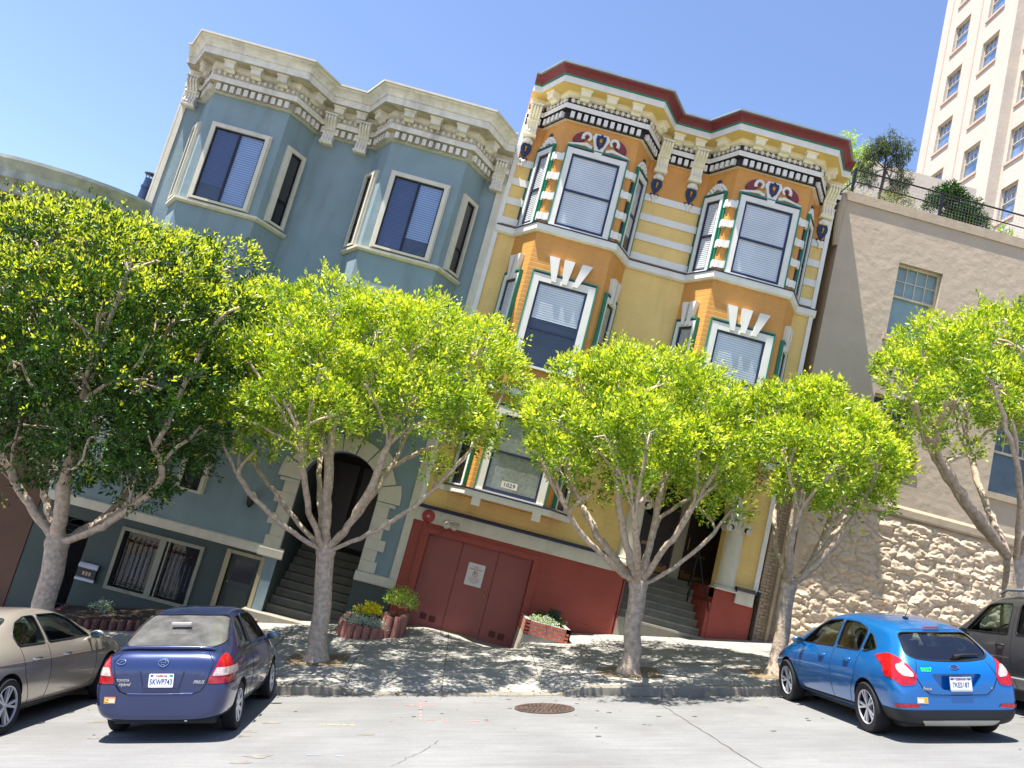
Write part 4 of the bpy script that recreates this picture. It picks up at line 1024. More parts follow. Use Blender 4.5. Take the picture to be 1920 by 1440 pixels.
# ================================================================== planters
def zsw(x, y): return zs(x, y)
terra = mat('terracotta edging', '#96645a', .8, var=.15, vscale=6, bump=.004, bscale=40, dirt=.35)
soil = mat('potting soil', '#3b2f25', .95, bump=.02, bscale=30)
def scallop(name, label, pts, h, tm=None):
    """bed edged with half round terracotta pieces following pts"""
    mb = MB()
    for a, b in zip(pts, pts[1:]):
        L = math.hypot(b[0]-a[0], b[1]-a[1]); n = max(1, round(L/.15))
        for i in range(n):
            t = (i+.5)/n; x_ = a[0]+(b[0]-a[0])*t; y_ = a[1]+(b[1]-a[1])*t; z_ = zsw(x_, y_)-.05; hh = h(x_) if callable(h) else h
            mb.lathe([(.078, 0), (.082, hh-.02), (.07, hh+.03), (.03, hh+.035), (0, hh+.035)], Matrix.Translation((x_, y_, z_)), 10)
    cx = sum(p[0] for p in pts)/len(pts); cy = sum(p[1] for p in pts)/len(pts)
    r = empty(name, label, 'planter', (cx, cy, zsw(cx, cy)))
    o = mb.build('edging', tm or terra, r, smooth=40); o.location = -Vector(r.location)
    s = MB(); P = [(p[0], p[1], zsw(*p)+(h(p[0]) if callable(h) else h)*.75) for p in pts]; s.add(P, [tuple(range(len(P)))]); o = s.build('soil', soil, r); o.location = -Vector(r.location)
    return r
scallop('planter', 'low terracotta edged flower bed at the foot of the blue wall', [(-.72, -.1), (-.78, -1.0), (-.62, -1.45), (.0, -1.5), (.08, -1.1), (.05, -.1)], lambda x: .30-.12*(x+.7))
scallop('planter', 'taller terracotta edged pot holding the round bright shrub', [(.04, -.7), (.06, -1.25), (.2, -1.38), (.38, -1.25), (.4, -.7), (.04, -.7)], .42)
scallop('planter', 'long dark brick edged flower bed behind the tan car at the dark green wall', [(-6.3, -.15), (-6.3, -1.3), (-5.3, -1.4), (-4.2, -1.4), (-3.4, -1.3), (-3.4, -.15)], .2, mat('dark brick edging', '#5c3c36', .85, var=.2, vscale=7, dirt=.4))
scallop('planter', 'small terracotta edging beside the dark steps near the purple car', [(-2.95, -.7), (-2.9, -1.2), (-2.6, -1.3), (-2.45, -.8)], .2)
# brick planter on a concrete wedge
brick = mat('red brick', '#b5614d', .85, var=.14, vscale=9, bump=.004, bscale=50); mortar = mat('grey mortar', '#98938c', .9, bump=.004, bscale=50)
BP = empty('brick_planter', 'small raised red brick planter beside the garage door', 'planter', (3.2, -.9, -1.2))
q = MB(); q.hexa([(2.70, -1.36, -1.9), (3.66, -1.36, -1.9), (3.66, -.1, -1.9), (2.66, -.1, -1.9), (2.74, -1.33, -.98), (3.64, -1.33, -.98), (3.64, -.1, -.98), (2.72, -.1, -.98)], 0)
o = q.build('concrete_base', mat('rough cast concrete', '#a29a8c', .9, var=.12, bump=.008, bscale=25, dirt=.3), BP); o.location = -Vector(BP.location)
q = MB(); T = .1; zb, zt = -.98, -.70
Fp = Fr((2.73, -1.35), u=(1, 0, 0)); Fs = Fr((2.73, -.1), u=(0, -1, 0)); Fe = Fr((3.65, -1.35), u=(0, 1, 0))
q.fbox(Fp, 0.004, .916, zb, zt-.006, -T, -.004, 1); q.fbox(Fs, 0, 1.246, zb, zt-.006, -T, -.004, 1); q.fbox(Fe, .004, 1.25, zb, zt-.006, -T, -.004, 1)
for F, Ln in ((Fp, .92), (Fs, 1.247), (Fe, 1.247)):
    for r_ in range(4):
        z0 = zb+.012+r_*.068; u = -.1 if r_ % 2 else 0
        while u < Ln:
            a = max(0, u); b = min(Ln, u+.185)
            if b-a > .03: q.fbox(F, a, b, z0, z0+.048, -T if r_ == 3 else -.03, 0 if F is Fp else -.003, 0)
            u += .208
o = q.build('brick_wall', [brick, mortar], BP); o.location = -Vector(BP.location)
q = MB(); q.add([(2.8, -1.27, -.75), (3.57, -1.27, -.75), (3.57, -.1, -.75), (2.8, -.1, -.75)], [(0, 1, 2, 3)]); o = q.build('soil', soil, BP); o.location = -Vector(BP.location)
# manhole cover
n = Vector((-KS, RC*-1, 1)); zc = z_road(2.75, -6.22)
MH = MB(); ex = Vector((1, 0, KS)).normalized(); ez_ = Vector((-KS, -RC, 1)).normalized(); ey = ez_.cross(ex)
M = Matrix(((ex.x, ey.x, ez_.x, 2.75), (ex.y, ey.y, ez_.y, -6.22), (ex.z, ey.z, ez_.z, zc+.002), (0, 0, 0, 1)))
MH.lathe([(.42, 0), (.42, .012), (.385, .012), (.385, .004), (0, .004)], M, 48)
for ring, (r0, r1) in enumerate(((.045, .1), (.115, .165), (.18, .23), (.245, .3), (.315, .37))):
    nn = 8+ring*6
    for i in range(nn):
        a = 2*math.pi*(i+.12+ring*.31)/nn; b = 2*math.pi*(i+.88+ring*.31)/nn
        P = [(r0, a), (r0, b), (r1, b-.02), (r1, a+.02)]
        v = [M @ Vector((r*math.cos(t), r*math.sin(t), .004)) for r, t in P] + [M @ Vector((r*math.cos(t), r*math.sin(t), .013)) for r, t in P]
        MH.hexa(v, 0)
tag(MH.build('manhole_cover', mat('rusty cast iron', '#5a4a42', .7, metal=.3, var=.35, vscale=9, bump=.002, bscale=60)), 'round rusty iron manhole cover in the concrete road', 'manhole cover')

# ================================================================== foliage
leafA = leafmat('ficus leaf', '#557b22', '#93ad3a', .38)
leafY = leafmat('ficus young and sunlit leaf', '#a6bc3c', '#ccd356', .42, .35)  # new growth, also the painted sunlit leaves atop the first tree
leafD = leafmat('shaded ficus leaf', '#1c3a0d', '#3f6717', .22)  # darkened so that crown shade is put into the leaf colour
bark = mat('smooth grey bark', '#b5a28e', .8, var=.3, vscale=14, bump=.012, bscale=26, dirt=.3)
NR = np.random.RandomState(11)

def leafcloud(name, cen, nrm, parent, mats, length=(.06, .1), wid=.42, per=7, spread=.10, young=.45, up=.6, droop=0.):
    """leafy shoots: every centre grows `per` folded leaves around its outward direction"""
    n = len(cen); N = n*per
    c = np.repeat(cen, per, 0); d = np.repeat(nrm, per, 0).copy()
    d[:, 2] += up; d /= np.linalg.norm(d, axis=1)[:, None]+1e-9
    t = np.tile(np.linspace(0, 1, per), n)
    base = c + d*(t*spread*1.3)[:, None]
    rv = NR.normal(size=(N, 3)); ax = d*(.55+.5*t)[:, None] + rv*.55; ax[:, 2] -= droop; ax /= np.linalg.norm(ax, axis=1)[:, None]
    base += rv*.018
    side = np.cross(ax, NR.normal(size=(N, 3))); side /= np.linalg.norm(side, axis=1)[:, None]+1e-9
    nn = np.cross(side, ax)
    L = NR.uniform(length[0], length[1], N)*(1-.25*t); W = L*wid
    v = np.empty((N, 5, 3))
    v[:, 0] = base; v[:, 1] = base+ax*(L*.5)[:, None]+side*(W*.5)[:, None]+nn*(L*.10)[:, None]; v[:, 2] = base+ax*L[:, None]-nn*(L*.06)[:, None]
    v[:, 3] = base+ax*(L*.5)[:, None]-side*(W*.5)[:, None]+nn*(L*.10)[:, None]; v[:, 4] = base+ax*(L*.52)[:, None]
    V = v.reshape(-1, 3); k = np.arange(N)*5
    tri = np.stack([k, k+1, k+4, k+1, k+2, k+4, k+2, k+3, k+4, k+3, k, k+4], 1).reshape(-1, 3)
    me = bpy.data.meshes.new(name); me.vertices.add(len(V)); me.vertices.foreach_set('co', V.ravel())
    me.loops.add(len(tri)*3); me.loops.foreach_set('vertex_index', tri.ravel().astype(np.int32))
    me.polygons.add(len(tri)); me.polygons.foreach_set('loop_start', np.arange(0, len(tri)*3, 3, dtype=np.int32)); me.polygons.foreach_set('loop_total', np.full(len(tri), 3, np.int32))
    for m in mats: me.materials.append(m)
    yo = np.repeat(NR.uniform(size=n) < young, per) & (t > .25)
    if isinstance(young, np.ndarray): yo = np.repeat(NR.uniform(size=n) < young, per) & (t > .2)
    me.polygons.foreach_set('material_index', np.repeat(yo.astype(np.int32), 4)); me.update(); me.validate()
    o = bpy.data.objects.new(name, me); COL.objects.link(o); o.parent = parent
    return o

def grow(base, fork, targets, r0, bf=.35, seed=1, r_tip=.008, name='limbs', parent=None, lean=None, nmain=9, ex=2.05):
    """limbs: balanced minimum-spanning growth from the fork to every target, thickness by the pipe rule"""
    rs = np.random.RandomState(seed)
    nodes = [np.array(base, float)]; par = [-1]; plen = [0.]
    tr = [np.array(base)*(1-t)+np.array(fork)*t for t in (.25, .5, .75, 1.)]
    for i, p in enumerate(tr):
        if i < 3: p = p+rs.normal(size=3)*.02
        nodes.append(p); par.append(len(nodes)-2); plen.append(plen[-1]+np.linalg.norm(p-nodes[-2]))
    F = len(nodes)-1; first = F
    T = sorted([np.array(t, float) for t in targets], key=lambda t: np.linalg.norm(t-nodes[F]))
    # main limbs: spread targets that leave the fork on their own
    main = []
    fk = nodes[F]; dirs = [(t-fk)/(np.linalg.norm(t-fk)+1e-9) for t in T]; md = np.median([np.linalg.norm(t-fk) for t in T])
    while len(main) < nmain:
        best, bi = -1, None
        for i in range(0, len(T), 2):
            if i in main or np.linalg.norm(T[i]-fk) < md*.55: continue
            s_ = min([1-dirs[i] @ dirs[j] for j in main] or [1-abs(dirs[i][2]-.75)])
            if s_ > best: best, bi = s_, i
        if bi is None: break
        main.append(bi)
    sec = [i for i in range(1, len(T), max(1, len(T)//(nmain*4))) if i not in main][:nmain*3]
    rs.shuffle(sec)
    T = [(T[i], 1) for i in main]+[(T[i], 2) for i in sec]+[(t, 0) for i, t in enumerate(T) if i not in main and i not in sec]
    for t, ismain in T:
        A = np.array(nodes[first:]); P = np.array(plen[first:])
        d = np.linalg.norm(A-t, axis=1)
        up = (A[:, 2] > t[2]+.15)*.6
        c = d + bf*P + up; j = F if ismain == 1 else int(np.argmin(c))+first
        if ismain == 2:
            rel = P-plen[F]; lim_d = md*.62; c2 = np.where((rel > .12*md) & (rel < lim_d), d+.15*rel, 1e9); j = int(np.argmin(c2))+first
        a = nodes[j]; L = np.linalg.norm(t-a); n = max(1, int(L/.16))
        # leave in the direction of the parent limb, then bend towards the target
        pd = nodes[j]-nodes[par[j]] if par[j] >= 0 else t-a
        pd = pd/(np.linalg.norm(pd)+1e-9); ctl = a+pd*L*.35+np.array([0, 0, -.06*L]) if j != F else a+(t-a)*np.array([.58, .58, .38])
        prev = j; jit = rs.normal(size=3)*.03*L
        for i in range(1, n+1):
            s = i/n; p = (1-s)**2*a+2*s*(1-s)*ctl+s*s*t+jit*math.sin(math.pi*s)+rs.normal(size=3)*.012*(s < 1)
            nodes.append(p); par.append(prev); plen.append(plen[prev]+np.linalg.norm(p-nodes[prev])); prev = len(nodes)-1
    N = len(nodes); w = np.zeros(N); ch = [[] for _ in range(N)]
    for i in range(1, N): ch[par[i]].append(i)
    for i in reversed(range(N)):
        if not ch[i]: w[i] = r_tip**ex
        w[i] += sum(w[c] for c in ch[i])
    r = w**(1/ex); sc = r0/r[F]; 
    r = np.where(r*sc < r_tip, r_tip, r*sc) if sc > 1 else r*sc
    r = np.maximum(r, .006)
    mb = MB(); mb2 = MB()
    trunk = list(range(0, F+1)); rt = [r0*f for f in (1.28, 1.02, .97, .98, 1.0)]
    pts = [tuple(nodes[i]) for i in trunk]
    b0 = Vector(pts[0]); pts = [tuple(b0+Vector((0, 0, -.12))), tuple(b0+Vector((0, 0, .02))), tuple(b0.lerp(Vector(pts[1]), .3))]+pts[1:]; rt = [r0*1.65, r0*1.42, r0*1.14]+rt[1:]
    mb.tube(pts, rt, 16)
    # crotch swelling
    mb.ell(nodes[F], (r0*1.12, r0*1.0, r0*1.15), seg=16, rings=10)
    # chains
    for i in range(F, N):
        for c in ch[i]:
            if i == F or c != max(ch[i], key=lambda q: w[q]):
                chain = [i, c]; x = c
                while ch[x]:
                    x = max(ch[x], key=lambda q: w[q]); chain.append(x)
                rr = [min(r[chain[1]]*1.05, r0*.78)]+[min(r[q], r0*.75) for q in chain[1:]]
                (mb2).tube([tuple(nodes[q]) for q in chain], [float(v) for v in rr], 9 if rr[0] > .03 else 6 if rr[0] > .015 else 4)
    return mb, mb2, nodes

def ztree(x, y): return zs(x, y)
LOBES = {'t2': [(-2.95,-4.62,1.52,0.53),(-3.25,-3.52,1.58,0.57),(-3.59,-2.29,1.65,0.61),(-3.02,-4.73,2.39,0.54),(-3.36,-3.53,2.53,0.59),(-3.72,-2.21,2.69,0.64),(-2.92,-4.0,3.34,0.66),(-3.29,-2.58,3.59,0.72),(-2.15,-4.1,3.68,0.71),(-2.44,-2.7,3.96,0.78),(-1.19,-4.66,3.47,0.7),(-1.36,-3.47,3.7,0.76),(-1.54,-2.23,3.94,0.82),(-0.36,-4.76,3.49,0.68),(-0.47,-3.49,3.74,0.74),(-0.6,-2.03,4.03,0.81),(0.45,-4.28,3.58,0.65),(0.39,-2.33,3.96,0.73),(1.08,-4.06,3.21,0.53),(1.1,-2.75,3.43,0.58),(-1.84,-5.1,2.55,0.72),(-2.19,-3.36,2.78,0.81),(-2.52,-1.75,3.0,0.9),(-1.04,-5.04,2.47,0.68),(-1.28,-3.29,2.69,0.77),(-1.49,-1.78,2.88,0.84),(-0.25,-4.99,2.47,0.68),(-0.38,-3.35,2.68,0.77),(-0.51,-1.78,2.87,0.84),(0.48,-4.77,2.42,0.54),(0.44,-3.41,2.59,0.59),(0.41,-2.25,2.73,0.64),(-2.22,-4.85,1.91,0.65),(-2.57,-3.29,2.04,0.72),(-2.9,-1.81,2.17,0.79),(-1.42,-5.12,1.87,0.42),(-1.73,-3.28,2.02,0.48),(-1.99,-1.75,2.15,0.53),(-2.68,-4.05,1.06,0.35),(-3.04,-2.53,1.09,0.38),(0.94,-4.12,2.3,0.35),(0.94,-2.71,2.45,0.38),(-1.9,-4.63,1.3,0.25),(-2.14,-3.42,1.35,0.27),(-2.37,-2.24,1.4,0.29),(0.25,-3.46,1.57,0.28),(-3.42,-4.07,1.37,0.24),(-3.79,-2.78,1.43,0.26)],'t3': [(2.01,-4.92,2.73,0.5),(2.17,-2.98,3.01,0.57),(2.3,-3.97,3.58,0.53),(2.92,-4.57,3.75,0.55),(3.11,-3.23,4.03,0.6),(3.67,-4.83,3.83,0.54),(4.07,-2.86,4.27,0.61),(4.35,-5.01,3.67,0.51),(4.89,-2.91,4.11,0.59),(4.79,-5.12,3.14,0.49),(5.16,-3.86,3.36,0.54),(5.46,-2.83,3.54,0.57),(2.3,-5.16,2.16,0.4),(2.44,-3.83,2.3,0.44),(2.56,-2.74,2.41,0.48),(2.75,-5.5,2.6,0.54),(3.0,-3.78,2.84,0.61),(3.19,-2.4,3.03,0.67),(3.41,-5.75,2.83,0.58),(3.76,-3.98,3.12,0.66),(4.13,-2.11,3.42,0.74),(4.19,-5.43,2.81,0.48),(4.56,-3.98,3.04,0.53),(4.96,-2.39,3.29,0.59),(4.86,-4.97,2.5,0.43),(5.46,-2.93,2.76,0.49),(3.26,-5.64,2.12,0.34),(3.6,-3.84,2.31,0.39),(3.9,-2.18,2.49,0.43),(3.91,-5.31,2.27,0.35),(4.25,-3.83,2.44,0.39),(4.62,-2.21,2.62,0.43),(5.42,-4.04,2.17,0.27),(2.84,-4.95,1.7,0.26),(3.16,-2.77,1.85,0.3),(4.94,-3.82,2.05,0.24),(1.9,-4.47,2.21,0.28),(1.99,-3.23,2.34,0.31)],'t4': [(5.85,-3.86,4.07,0.48),(6.34,-4.54,4.15,0.51),(6.84,-3.23,4.46,0.56),(6.68,-5.39,3.73,0.46),(7.32,-3.92,4.06,0.52),(7.89,-2.61,4.35,0.56),(7.16,-5.23,3.36,0.42),(7.86,-3.76,3.64,0.47),(8.38,-2.65,3.86,0.5),(6.32,-5.77,3.05,0.5),(7.05,-4.04,3.36,0.57),(7.8,-2.27,3.68,0.63),(5.76,-5.26,3.2,0.52),(6.24,-3.94,3.45,0.57),(6.77,-2.52,3.71,0.63),(5.88,-4.02,2.81,0.41),(6.14,-5.04,2.65,0.38),(6.58,-3.92,2.81,0.41),(7.05,-2.7,2.98,0.45),(7.42,-4.73,2.86,0.37),(8.08,-3.33,3.08,0.4),(6.91,-4.88,2.59,0.31),(7.75,-2.97,2.85,0.35),(7.49,-4.82,3.84,0.24),(8.25,-3.23,4.2,0.27)],'t5': [(7.58,-4.72,5.11,0.42),(8.32,-3.16,5.59,0.46),(8.06,-4.54,5.74,0.46),(8.74,-3.22,6.21,0.5),(8.23,-5.31,5.44,0.48),(9.05,-3.82,5.96,0.54),(9.78,-2.51,6.42,0.59),(9.17,-4.7,6.13,0.58),(10.2,-2.96,6.8,0.65),(9.71,-4.85,6.05,0.69),(10.86,-3.05,6.74,0.78),(7.63,-5.35,4.5,0.4),(8.36,-3.92,4.91,0.44),(9.01,-2.66,5.27,0.48),(8.16,-5.48,4.72,0.45),(9.09,-3.8,5.22,0.51),(9.97,-2.21,5.71,0.57),(8.67,-5.74,4.99,0.42),(9.74,-3.97,5.58,0.48),(10.76,-2.28,6.14,0.53),(9.13,-5.46,4.58,0.35),(10.06,-3.98,5.01,0.39),(11.1,-2.32,5.49,0.43),(8.18,-4.89,4.09,0.26),(9.09,-3.16,4.51,0.29),(9.12,-4.41,4.12,0.25),(9.8,-3.24,4.4,0.27),(10.42,-4.66,5.5,0.79),(11.53,-3.03,6.06,0.88),(11.27,-3.78,4.75,0.65)],'t1': [(-7.3,-4.24,3.49,0.77),(-7.99,-3.02,3.72,0.84),(-6.4,-4.54,3.68,0.67),(-7.3,-2.79,4.04,0.75),(-5.22,-5.05,3.46,0.65),(-5.78,-3.79,3.72,0.71),(-6.42,-2.36,4.0,0.77),(-4.57,-4.7,3.55,0.63),(-5.01,-3.57,3.78,0.68),(-5.38,-2.63,3.97,0.72),(-4.23,-3.65,4.03,0.54),(-7.31,-4.61,2.53,0.79),(-8.44,-2.66,2.78,0.9),(-6.28,-5.06,2.5,0.85),(-7.0,-3.69,2.68,0.94),(-7.79,-2.19,2.88,1.03),(-5.25,-5.29,2.55,0.84),(-5.94,-3.77,2.76,0.93),(-6.78,-1.93,3.0,1.05),(-4.4,-5.12,2.65,0.8),(-4.9,-3.83,2.83,0.88),(-5.61,-2.0,3.09,0.99),(-3.73,-4.72,2.94,0.61),(-4.09,-3.65,3.1,0.66),(-4.41,-2.68,3.26,0.7),(-6.41,-5.04,1.4,0.85),(-7.07,-3.81,1.46,0.93),(-7.98,-2.1,1.54,1.03),(-5.27,-5.37,1.48,0.87),(-5.98,-3.83,1.56,0.97),(-6.79,-2.08,1.66,1.09),(-4.33,-5.34,1.65,0.83),(-4.98,-3.68,1.77,0.94),(-5.66,-1.94,1.89,1.04),(-3.67,-4.99,1.94,0.64),(-4.07,-3.78,2.05,0.7),(-4.52,-2.43,2.16,0.76),(-5.91,-4.89,0.51,0.69),(-6.43,-3.85,0.49,0.74),(-7.21,-2.27,0.47,0.82),(-4.76,-5.28,0.61,0.67),(-5.46,-3.61,0.59,0.75),(-6.07,-2.15,0.58,0.82),(-3.96,-4.93,0.86,0.73),(-4.4,-3.68,0.87,0.8),(-4.9,-2.24,0.88,0.87),(-3.41,-4.95,1.18,0.43),(-3.82,-3.65,1.22,0.47),(-4.15,-2.59,1.25,0.5),(-4.31,-4.47,0.1,0.44),(-4.94,-2.73,0.02,0.5),(-5.29,-4.73,-0.0,0.44),(-6.21,-2.67,-0.11,0.5),(-6.52,-3.84,-0.27,0.56),(-4.0,-4.42,0.05,0.27),(-4.45,-3.1,-0.02,0.29),(-8.01,-4.22,1.87,1.08),(-8.71,-3.08,1.96,1.17),(-7.24,-4.39,0.57,0.89),(-7.99,-3.08,0.55,0.97),(-3.53,-4.53,3.23,0.35),(-4.06,-2.83,3.53,0.4)]}
def tree(key, x, y, fork, r0, label, leaves, mats, seed, young=.45, dens=1., nm_=11, clump=.13, low=.08):
    zb = ztree(x, y); root = empty('street_tree', label, 'tree', (x, y, zb), 'trimmed street trees in the pavement')
    lobes = np.array(LOBES[key]); rs = np.random.RandomState(seed)
    C0 = lobes[:, :3]; R0 = lobes[:, 3]
    tg = []
    for c, r in zip(C0, R0):
        for _ in range(5):
            v = rs.normal(size=3); v /= np.linalg.norm(v); v[2] = abs(v[2])*.9-.35; tg.append(c+v*r*rs.uniform(.0, .40))
    trk, lim, nodes = grow((x, y, zb), fork, tg, r0, seed=seed, bf=.62, nmain=nm_)
    o = trk.build('trunk', bark, root, smooth=50, fix=False); o.location = (-x, -y, -zb)
    o = lim.build('limbs', bark, root, smooth=60, fix=False); o.location = (-x, -y, -zb)
    # shoots over the outside of the lobes
    area = R0**2; pick = rs.choice(len(R0), size=int(leaves*1.2), p=area/area.sum())
    v = rs.normal(size=(len(pick), 3)); v /= np.linalg.norm(v, axis=1)[:, None]
    ph = np.array([noise.noise(Vector(q)*1.1) for q in (C0[pick]+v*R0[pick][:, None])])
    rad = R0[pick]*(1.0-rs.uniform(0, 1, len(pick))**2.0*.42)*(1+.5*ph)*(1+.22*(rs.uniform(size=len(pick)) < .07))
    P = C0[pick]+v*rad[:, None]*np.array([1, 1, .92])
    keep = np.ones(len(P), bool)
    keep &= ~((v[:, 2] < -.45) & (rs.uniform(size=len(P)) < .75))
    zl, zh = (C0[:, 2]-R0).min(), (C0[:, 2]+R0*.5).max(); hz = (P[:, 2]-zl)/(zh-zl)
    keep &= rs.uniform(size=len(P)) < np.clip(low+1.75*hz, 0, 1)
    inside = np.zeros(len(P), int)
    for c, r in zip(C0, R0): inside += (np.linalg.norm((P-c), axis=1) < r*.62)
    keep &= (inside == 0) | (rs.uniform(size=len(P)) < .10)
    # clumps and gaps
    g = np.array([noise.noise(Vector(q)*2.1+Vector((seed*3.1, 0, 0))) for q in P]); g2 = np.array([noise.noise(Vector(q)*4.5+Vector((0, seed*2.3, 0))) for q in P]); keep &= (g+.5*g2) > (-clump+(1-dens)*.3)
    P = P[keep]; v = v[keep]
    cc = (C0*area[:, None]).sum(0)/area.sum(); out = P-cc; out /= np.linalg.norm(out, axis=1)[:, None]
    nr = v*.6+out*.5
    nh = np.array([noise.noise(Vector(q)*1.7+Vector((9, seed, 4))) for q in P])
    nh2 = np.array([noise.noise(Vector(q)*4.0+Vector((1, seed, 7))) for q in P])
    hz = (P[:, 2]-zl)/(zh-zl)
    yg = np.clip(young+(1.1*(hz-.62) if key == 't1' else 0.)+.5*nr[:, 2]+.6*nh+1.1*nh2, .02, .97)  # first tree: sunlight on the crown top put into leaf colour by height
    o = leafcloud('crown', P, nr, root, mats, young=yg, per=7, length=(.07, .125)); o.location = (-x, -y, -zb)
    return root
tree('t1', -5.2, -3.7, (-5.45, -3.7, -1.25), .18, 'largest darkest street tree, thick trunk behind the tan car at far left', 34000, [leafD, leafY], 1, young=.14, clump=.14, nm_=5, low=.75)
tree('t2', -.80, -3.3, (-1.17, -3.35, -.30), .155, 'broad spreading street tree before the blue house entrance steps', 21000, [leafA, leafY], 2, young=.62, nm_=8, low=.42, clump=.11)
tree('t3', 4.34, -3.9, (4.17, -3.9, .52), .15, 'street tree beside the red garage wall before the yellow house steps', 16500, [leafA, leafY], 3, young=.62, nm_=8, low=.2, clump=.10)
tree('t4', 6.79, -3.9, (6.72, -3.9, 1.15), .13, 'slim street tree left of the bright blue hatchback', 12500, [leafA, leafY], 4, young=.62, nm_=6, clump=.10)
tree('t5', 10.75, -3.9, (10.6, -3.9, 2.55), .17, 'street tree at far right rising behind the dark grey utility vehicle', 12500, [leafA, leafY], 5, nm_=6, young=.5, dens=.9)
# earth squares at the tree feet, fallen leaves
for (x, y) in ((-5.2, -3.7), (-.8, -3.3), (4.34, -3.9), (6.79, -3.9), (10.75, -3.9)):
    q = MB(); P = []
    for i in range(20):
        a = 2*math.pi*i/20; rr_ = .52+.08*math.sin(3*a+x); dx = max(-.5, min(.5, rr_*1.3*math.cos(a))); dy = max(-.42, min(.42, rr_*1.1*math.sin(a))); P.append((x+dx, y+dy, zs(x+dx, y+dy)+.006))
    q.add(P, [tuple(range(20))])
    tag(q.build('tree_pit', mat('dry pit earth', '#7a6a52', .95, var=.3, vscale=12, bump=.02, bscale=40)), kind='structure')
lf = NR.uniform(size=(520, 2)); cen = []
for a, b in lf:
    x = -3.5+a*14; y = -4.95+abs(NR.normal())*1.1
    cen.append((x, y, zs(x, min(-.1, y))+.012))
cen += [(x, -5.12-abs(NR.normal())*.12, z_road(x, -5.15)+.015) for x in NR.uniform(-2, 11, 240)]
o = leafcloud('fallen_leaves', np.array(cen), NR.normal(size=(len(cen), 3))*np.array([1, 1, .05]), None, [leafmat('dry leaf', '#7a5c2a', '#a08a4a', .1)]*2, per=1, spread=.02, up=.02, length=(.03, .07)); tag(o, kind='stuff')

# ------------------------------------------------------------------ small plants
def ballplant(name, label, c, r, n, mats, cat='plant', per=6, length=(.03, .06), wid=.5, up=.5, squash=1., young=.5, group=None, rx=None):
    rs = np.random.RandomState(int(abs(c[0]*100))+3); v = rs.normal(size=(n, 3)); v /= np.linalg.norm(v, axis=1)[:, None]; v[:, 2] = np.abs(v[:, 2])
    S = np.array([rx or r, r, r*squash]); P = np.array(c)+v*S*rs.uniform(.55, 1.05, (n, 1))
    root = empty(name, label, cat, c, group)
    o = leafcloud('leaves', P, v, root, mats, per=per, length=length, wid=wid, up=up, spread=.05, young=np.full(n, young)); o.location = -Vector(c)
    st_ = MB()
    for i in range(7): st_.tube([(c[0], c[1], c[2]-.05), tuple(P[i])], .006, 4)
    o = st_.build('stems', bark, root); o.location = -Vector(c)
    return root
sil = leafmat('silver leaf', '#9db09a', '#c4cfc0', .1, .6); brt = leafmat('bright shrub leaf', '#7ea23a', '#b4c960', .3); yel = leafmat('yellow leaf', '#d6d21c', '#efe23a', .3)
ballplant('shrub', 'round bright green shrub in the taller terracotta pot', (.24, -1.0, zs(.24, -1.)+.58), .33, 260, [brt, brt], squash=.95)
ballplant('yellow_plant', 'small yellow leaved plant between silver foliage and green shrub', (-.25, -1.1, zs(-.2, -1.)+.40), .15, 60, [yel, brt], length=(.04, .08), wid=.8, young=.2)
for i, (x_, r_, l_) in enumerate(((-.6, .15, 'silver foliage at the left end of the low terracotta bed'), (-.38, .16, 'silver foliage spilling over the middle of the low terracotta bed'), (-.12, .14, 'silver foliage under the yellow plant in the low bed'), (.02, .15, 'silver foliage tuft against the taller pot'))):
    ballplant('silver_plant', l_, (x_, -1.32, zs(x_, -1.3)+.24-.03*i), r_, 70, [sil, sil], length=(.025, .05), group='silver foliage plants in the low bed')
ballplant('green_sprig', 'thin green sprigs standing in the low terracotta bed', (-.5, -1.0, zs(-.5, -1.)+.36), .13, 22, [brt, yel], length=(.06, .11), wid=.3, up=1.5)
ballplant('ground_cover_plant', 'pale succulent mat filling the brick planter', (3.12, -.98, -.77), .34, 230, [sil, brt], length=(.02, .04), wid=.9, squash=.35, rx=.3, young=.4)
ballplant('dark_bush', 'dark green needle bush behind the pale mat in the brick planter', (3.3, -.45, -.78), .26, 150, [leafmat('dark needle', '#1f3a14', '#35561c', .1)]*2, length=(.04, .08), wid=.2, up=1., rx=.34)
ballplant('weed', 'pale green plant in the bed behind the tan car', (-5.35, -1.1, zs(-5.35, -1.1)+.30), .14, 60, [sil, brt], rx=.22)
ballplant('weed', 'little sprout beside the dark steps', (-2.7, -1.0, zs(-2.7, -1.)+.2), .09, 14, [brt, brt], length=(.05, .08), up=1.5)
# roof garden
def miniTree(label, base, fork, lob, mats, n, length, wid, seed, r0=.045, droop=0., cat='tree', name='garden_tree', per=7, up=.4, young=.4):
    root = empty(name, label, cat, base); rs = np.random.RandomState(seed); L = np.array(lob); tg = []
    for c in L:
        for _ in range(6):
            v = rs.normal(size=3); v /= np.linalg.norm(v); tg.append(c[:3]+v*c[3]*.6)
    a, b, _ = grow(base, fork, tg, r0, seed=seed, r_tip=.006)
    for nm, q in (('trunk', a), ('limbs', b)):
        o = q.build(nm, mat('dark thin bark', '#4a4038', .85, var=.2), root, fix=False); o.location = -Vector(base)
    pk = rs.choice(len(L), n, p=L[:, 3]**2/(L[:, 3]**2).sum()); v = rs.normal(size=(n, 3)); v /= np.linalg.norm(v, axis=1)[:, None]
    P = L[pk, :3]+v*(L[pk, 3]*rs.uniform(.3, 1.05, n))[:, None]
    o = leafcloud('crown', P, v, root, mats, per=per, length=length, wid=wid, up=up, droop=droop, spread=.08, young=np.full(n, young)); o.location = -Vector(base)
    return root
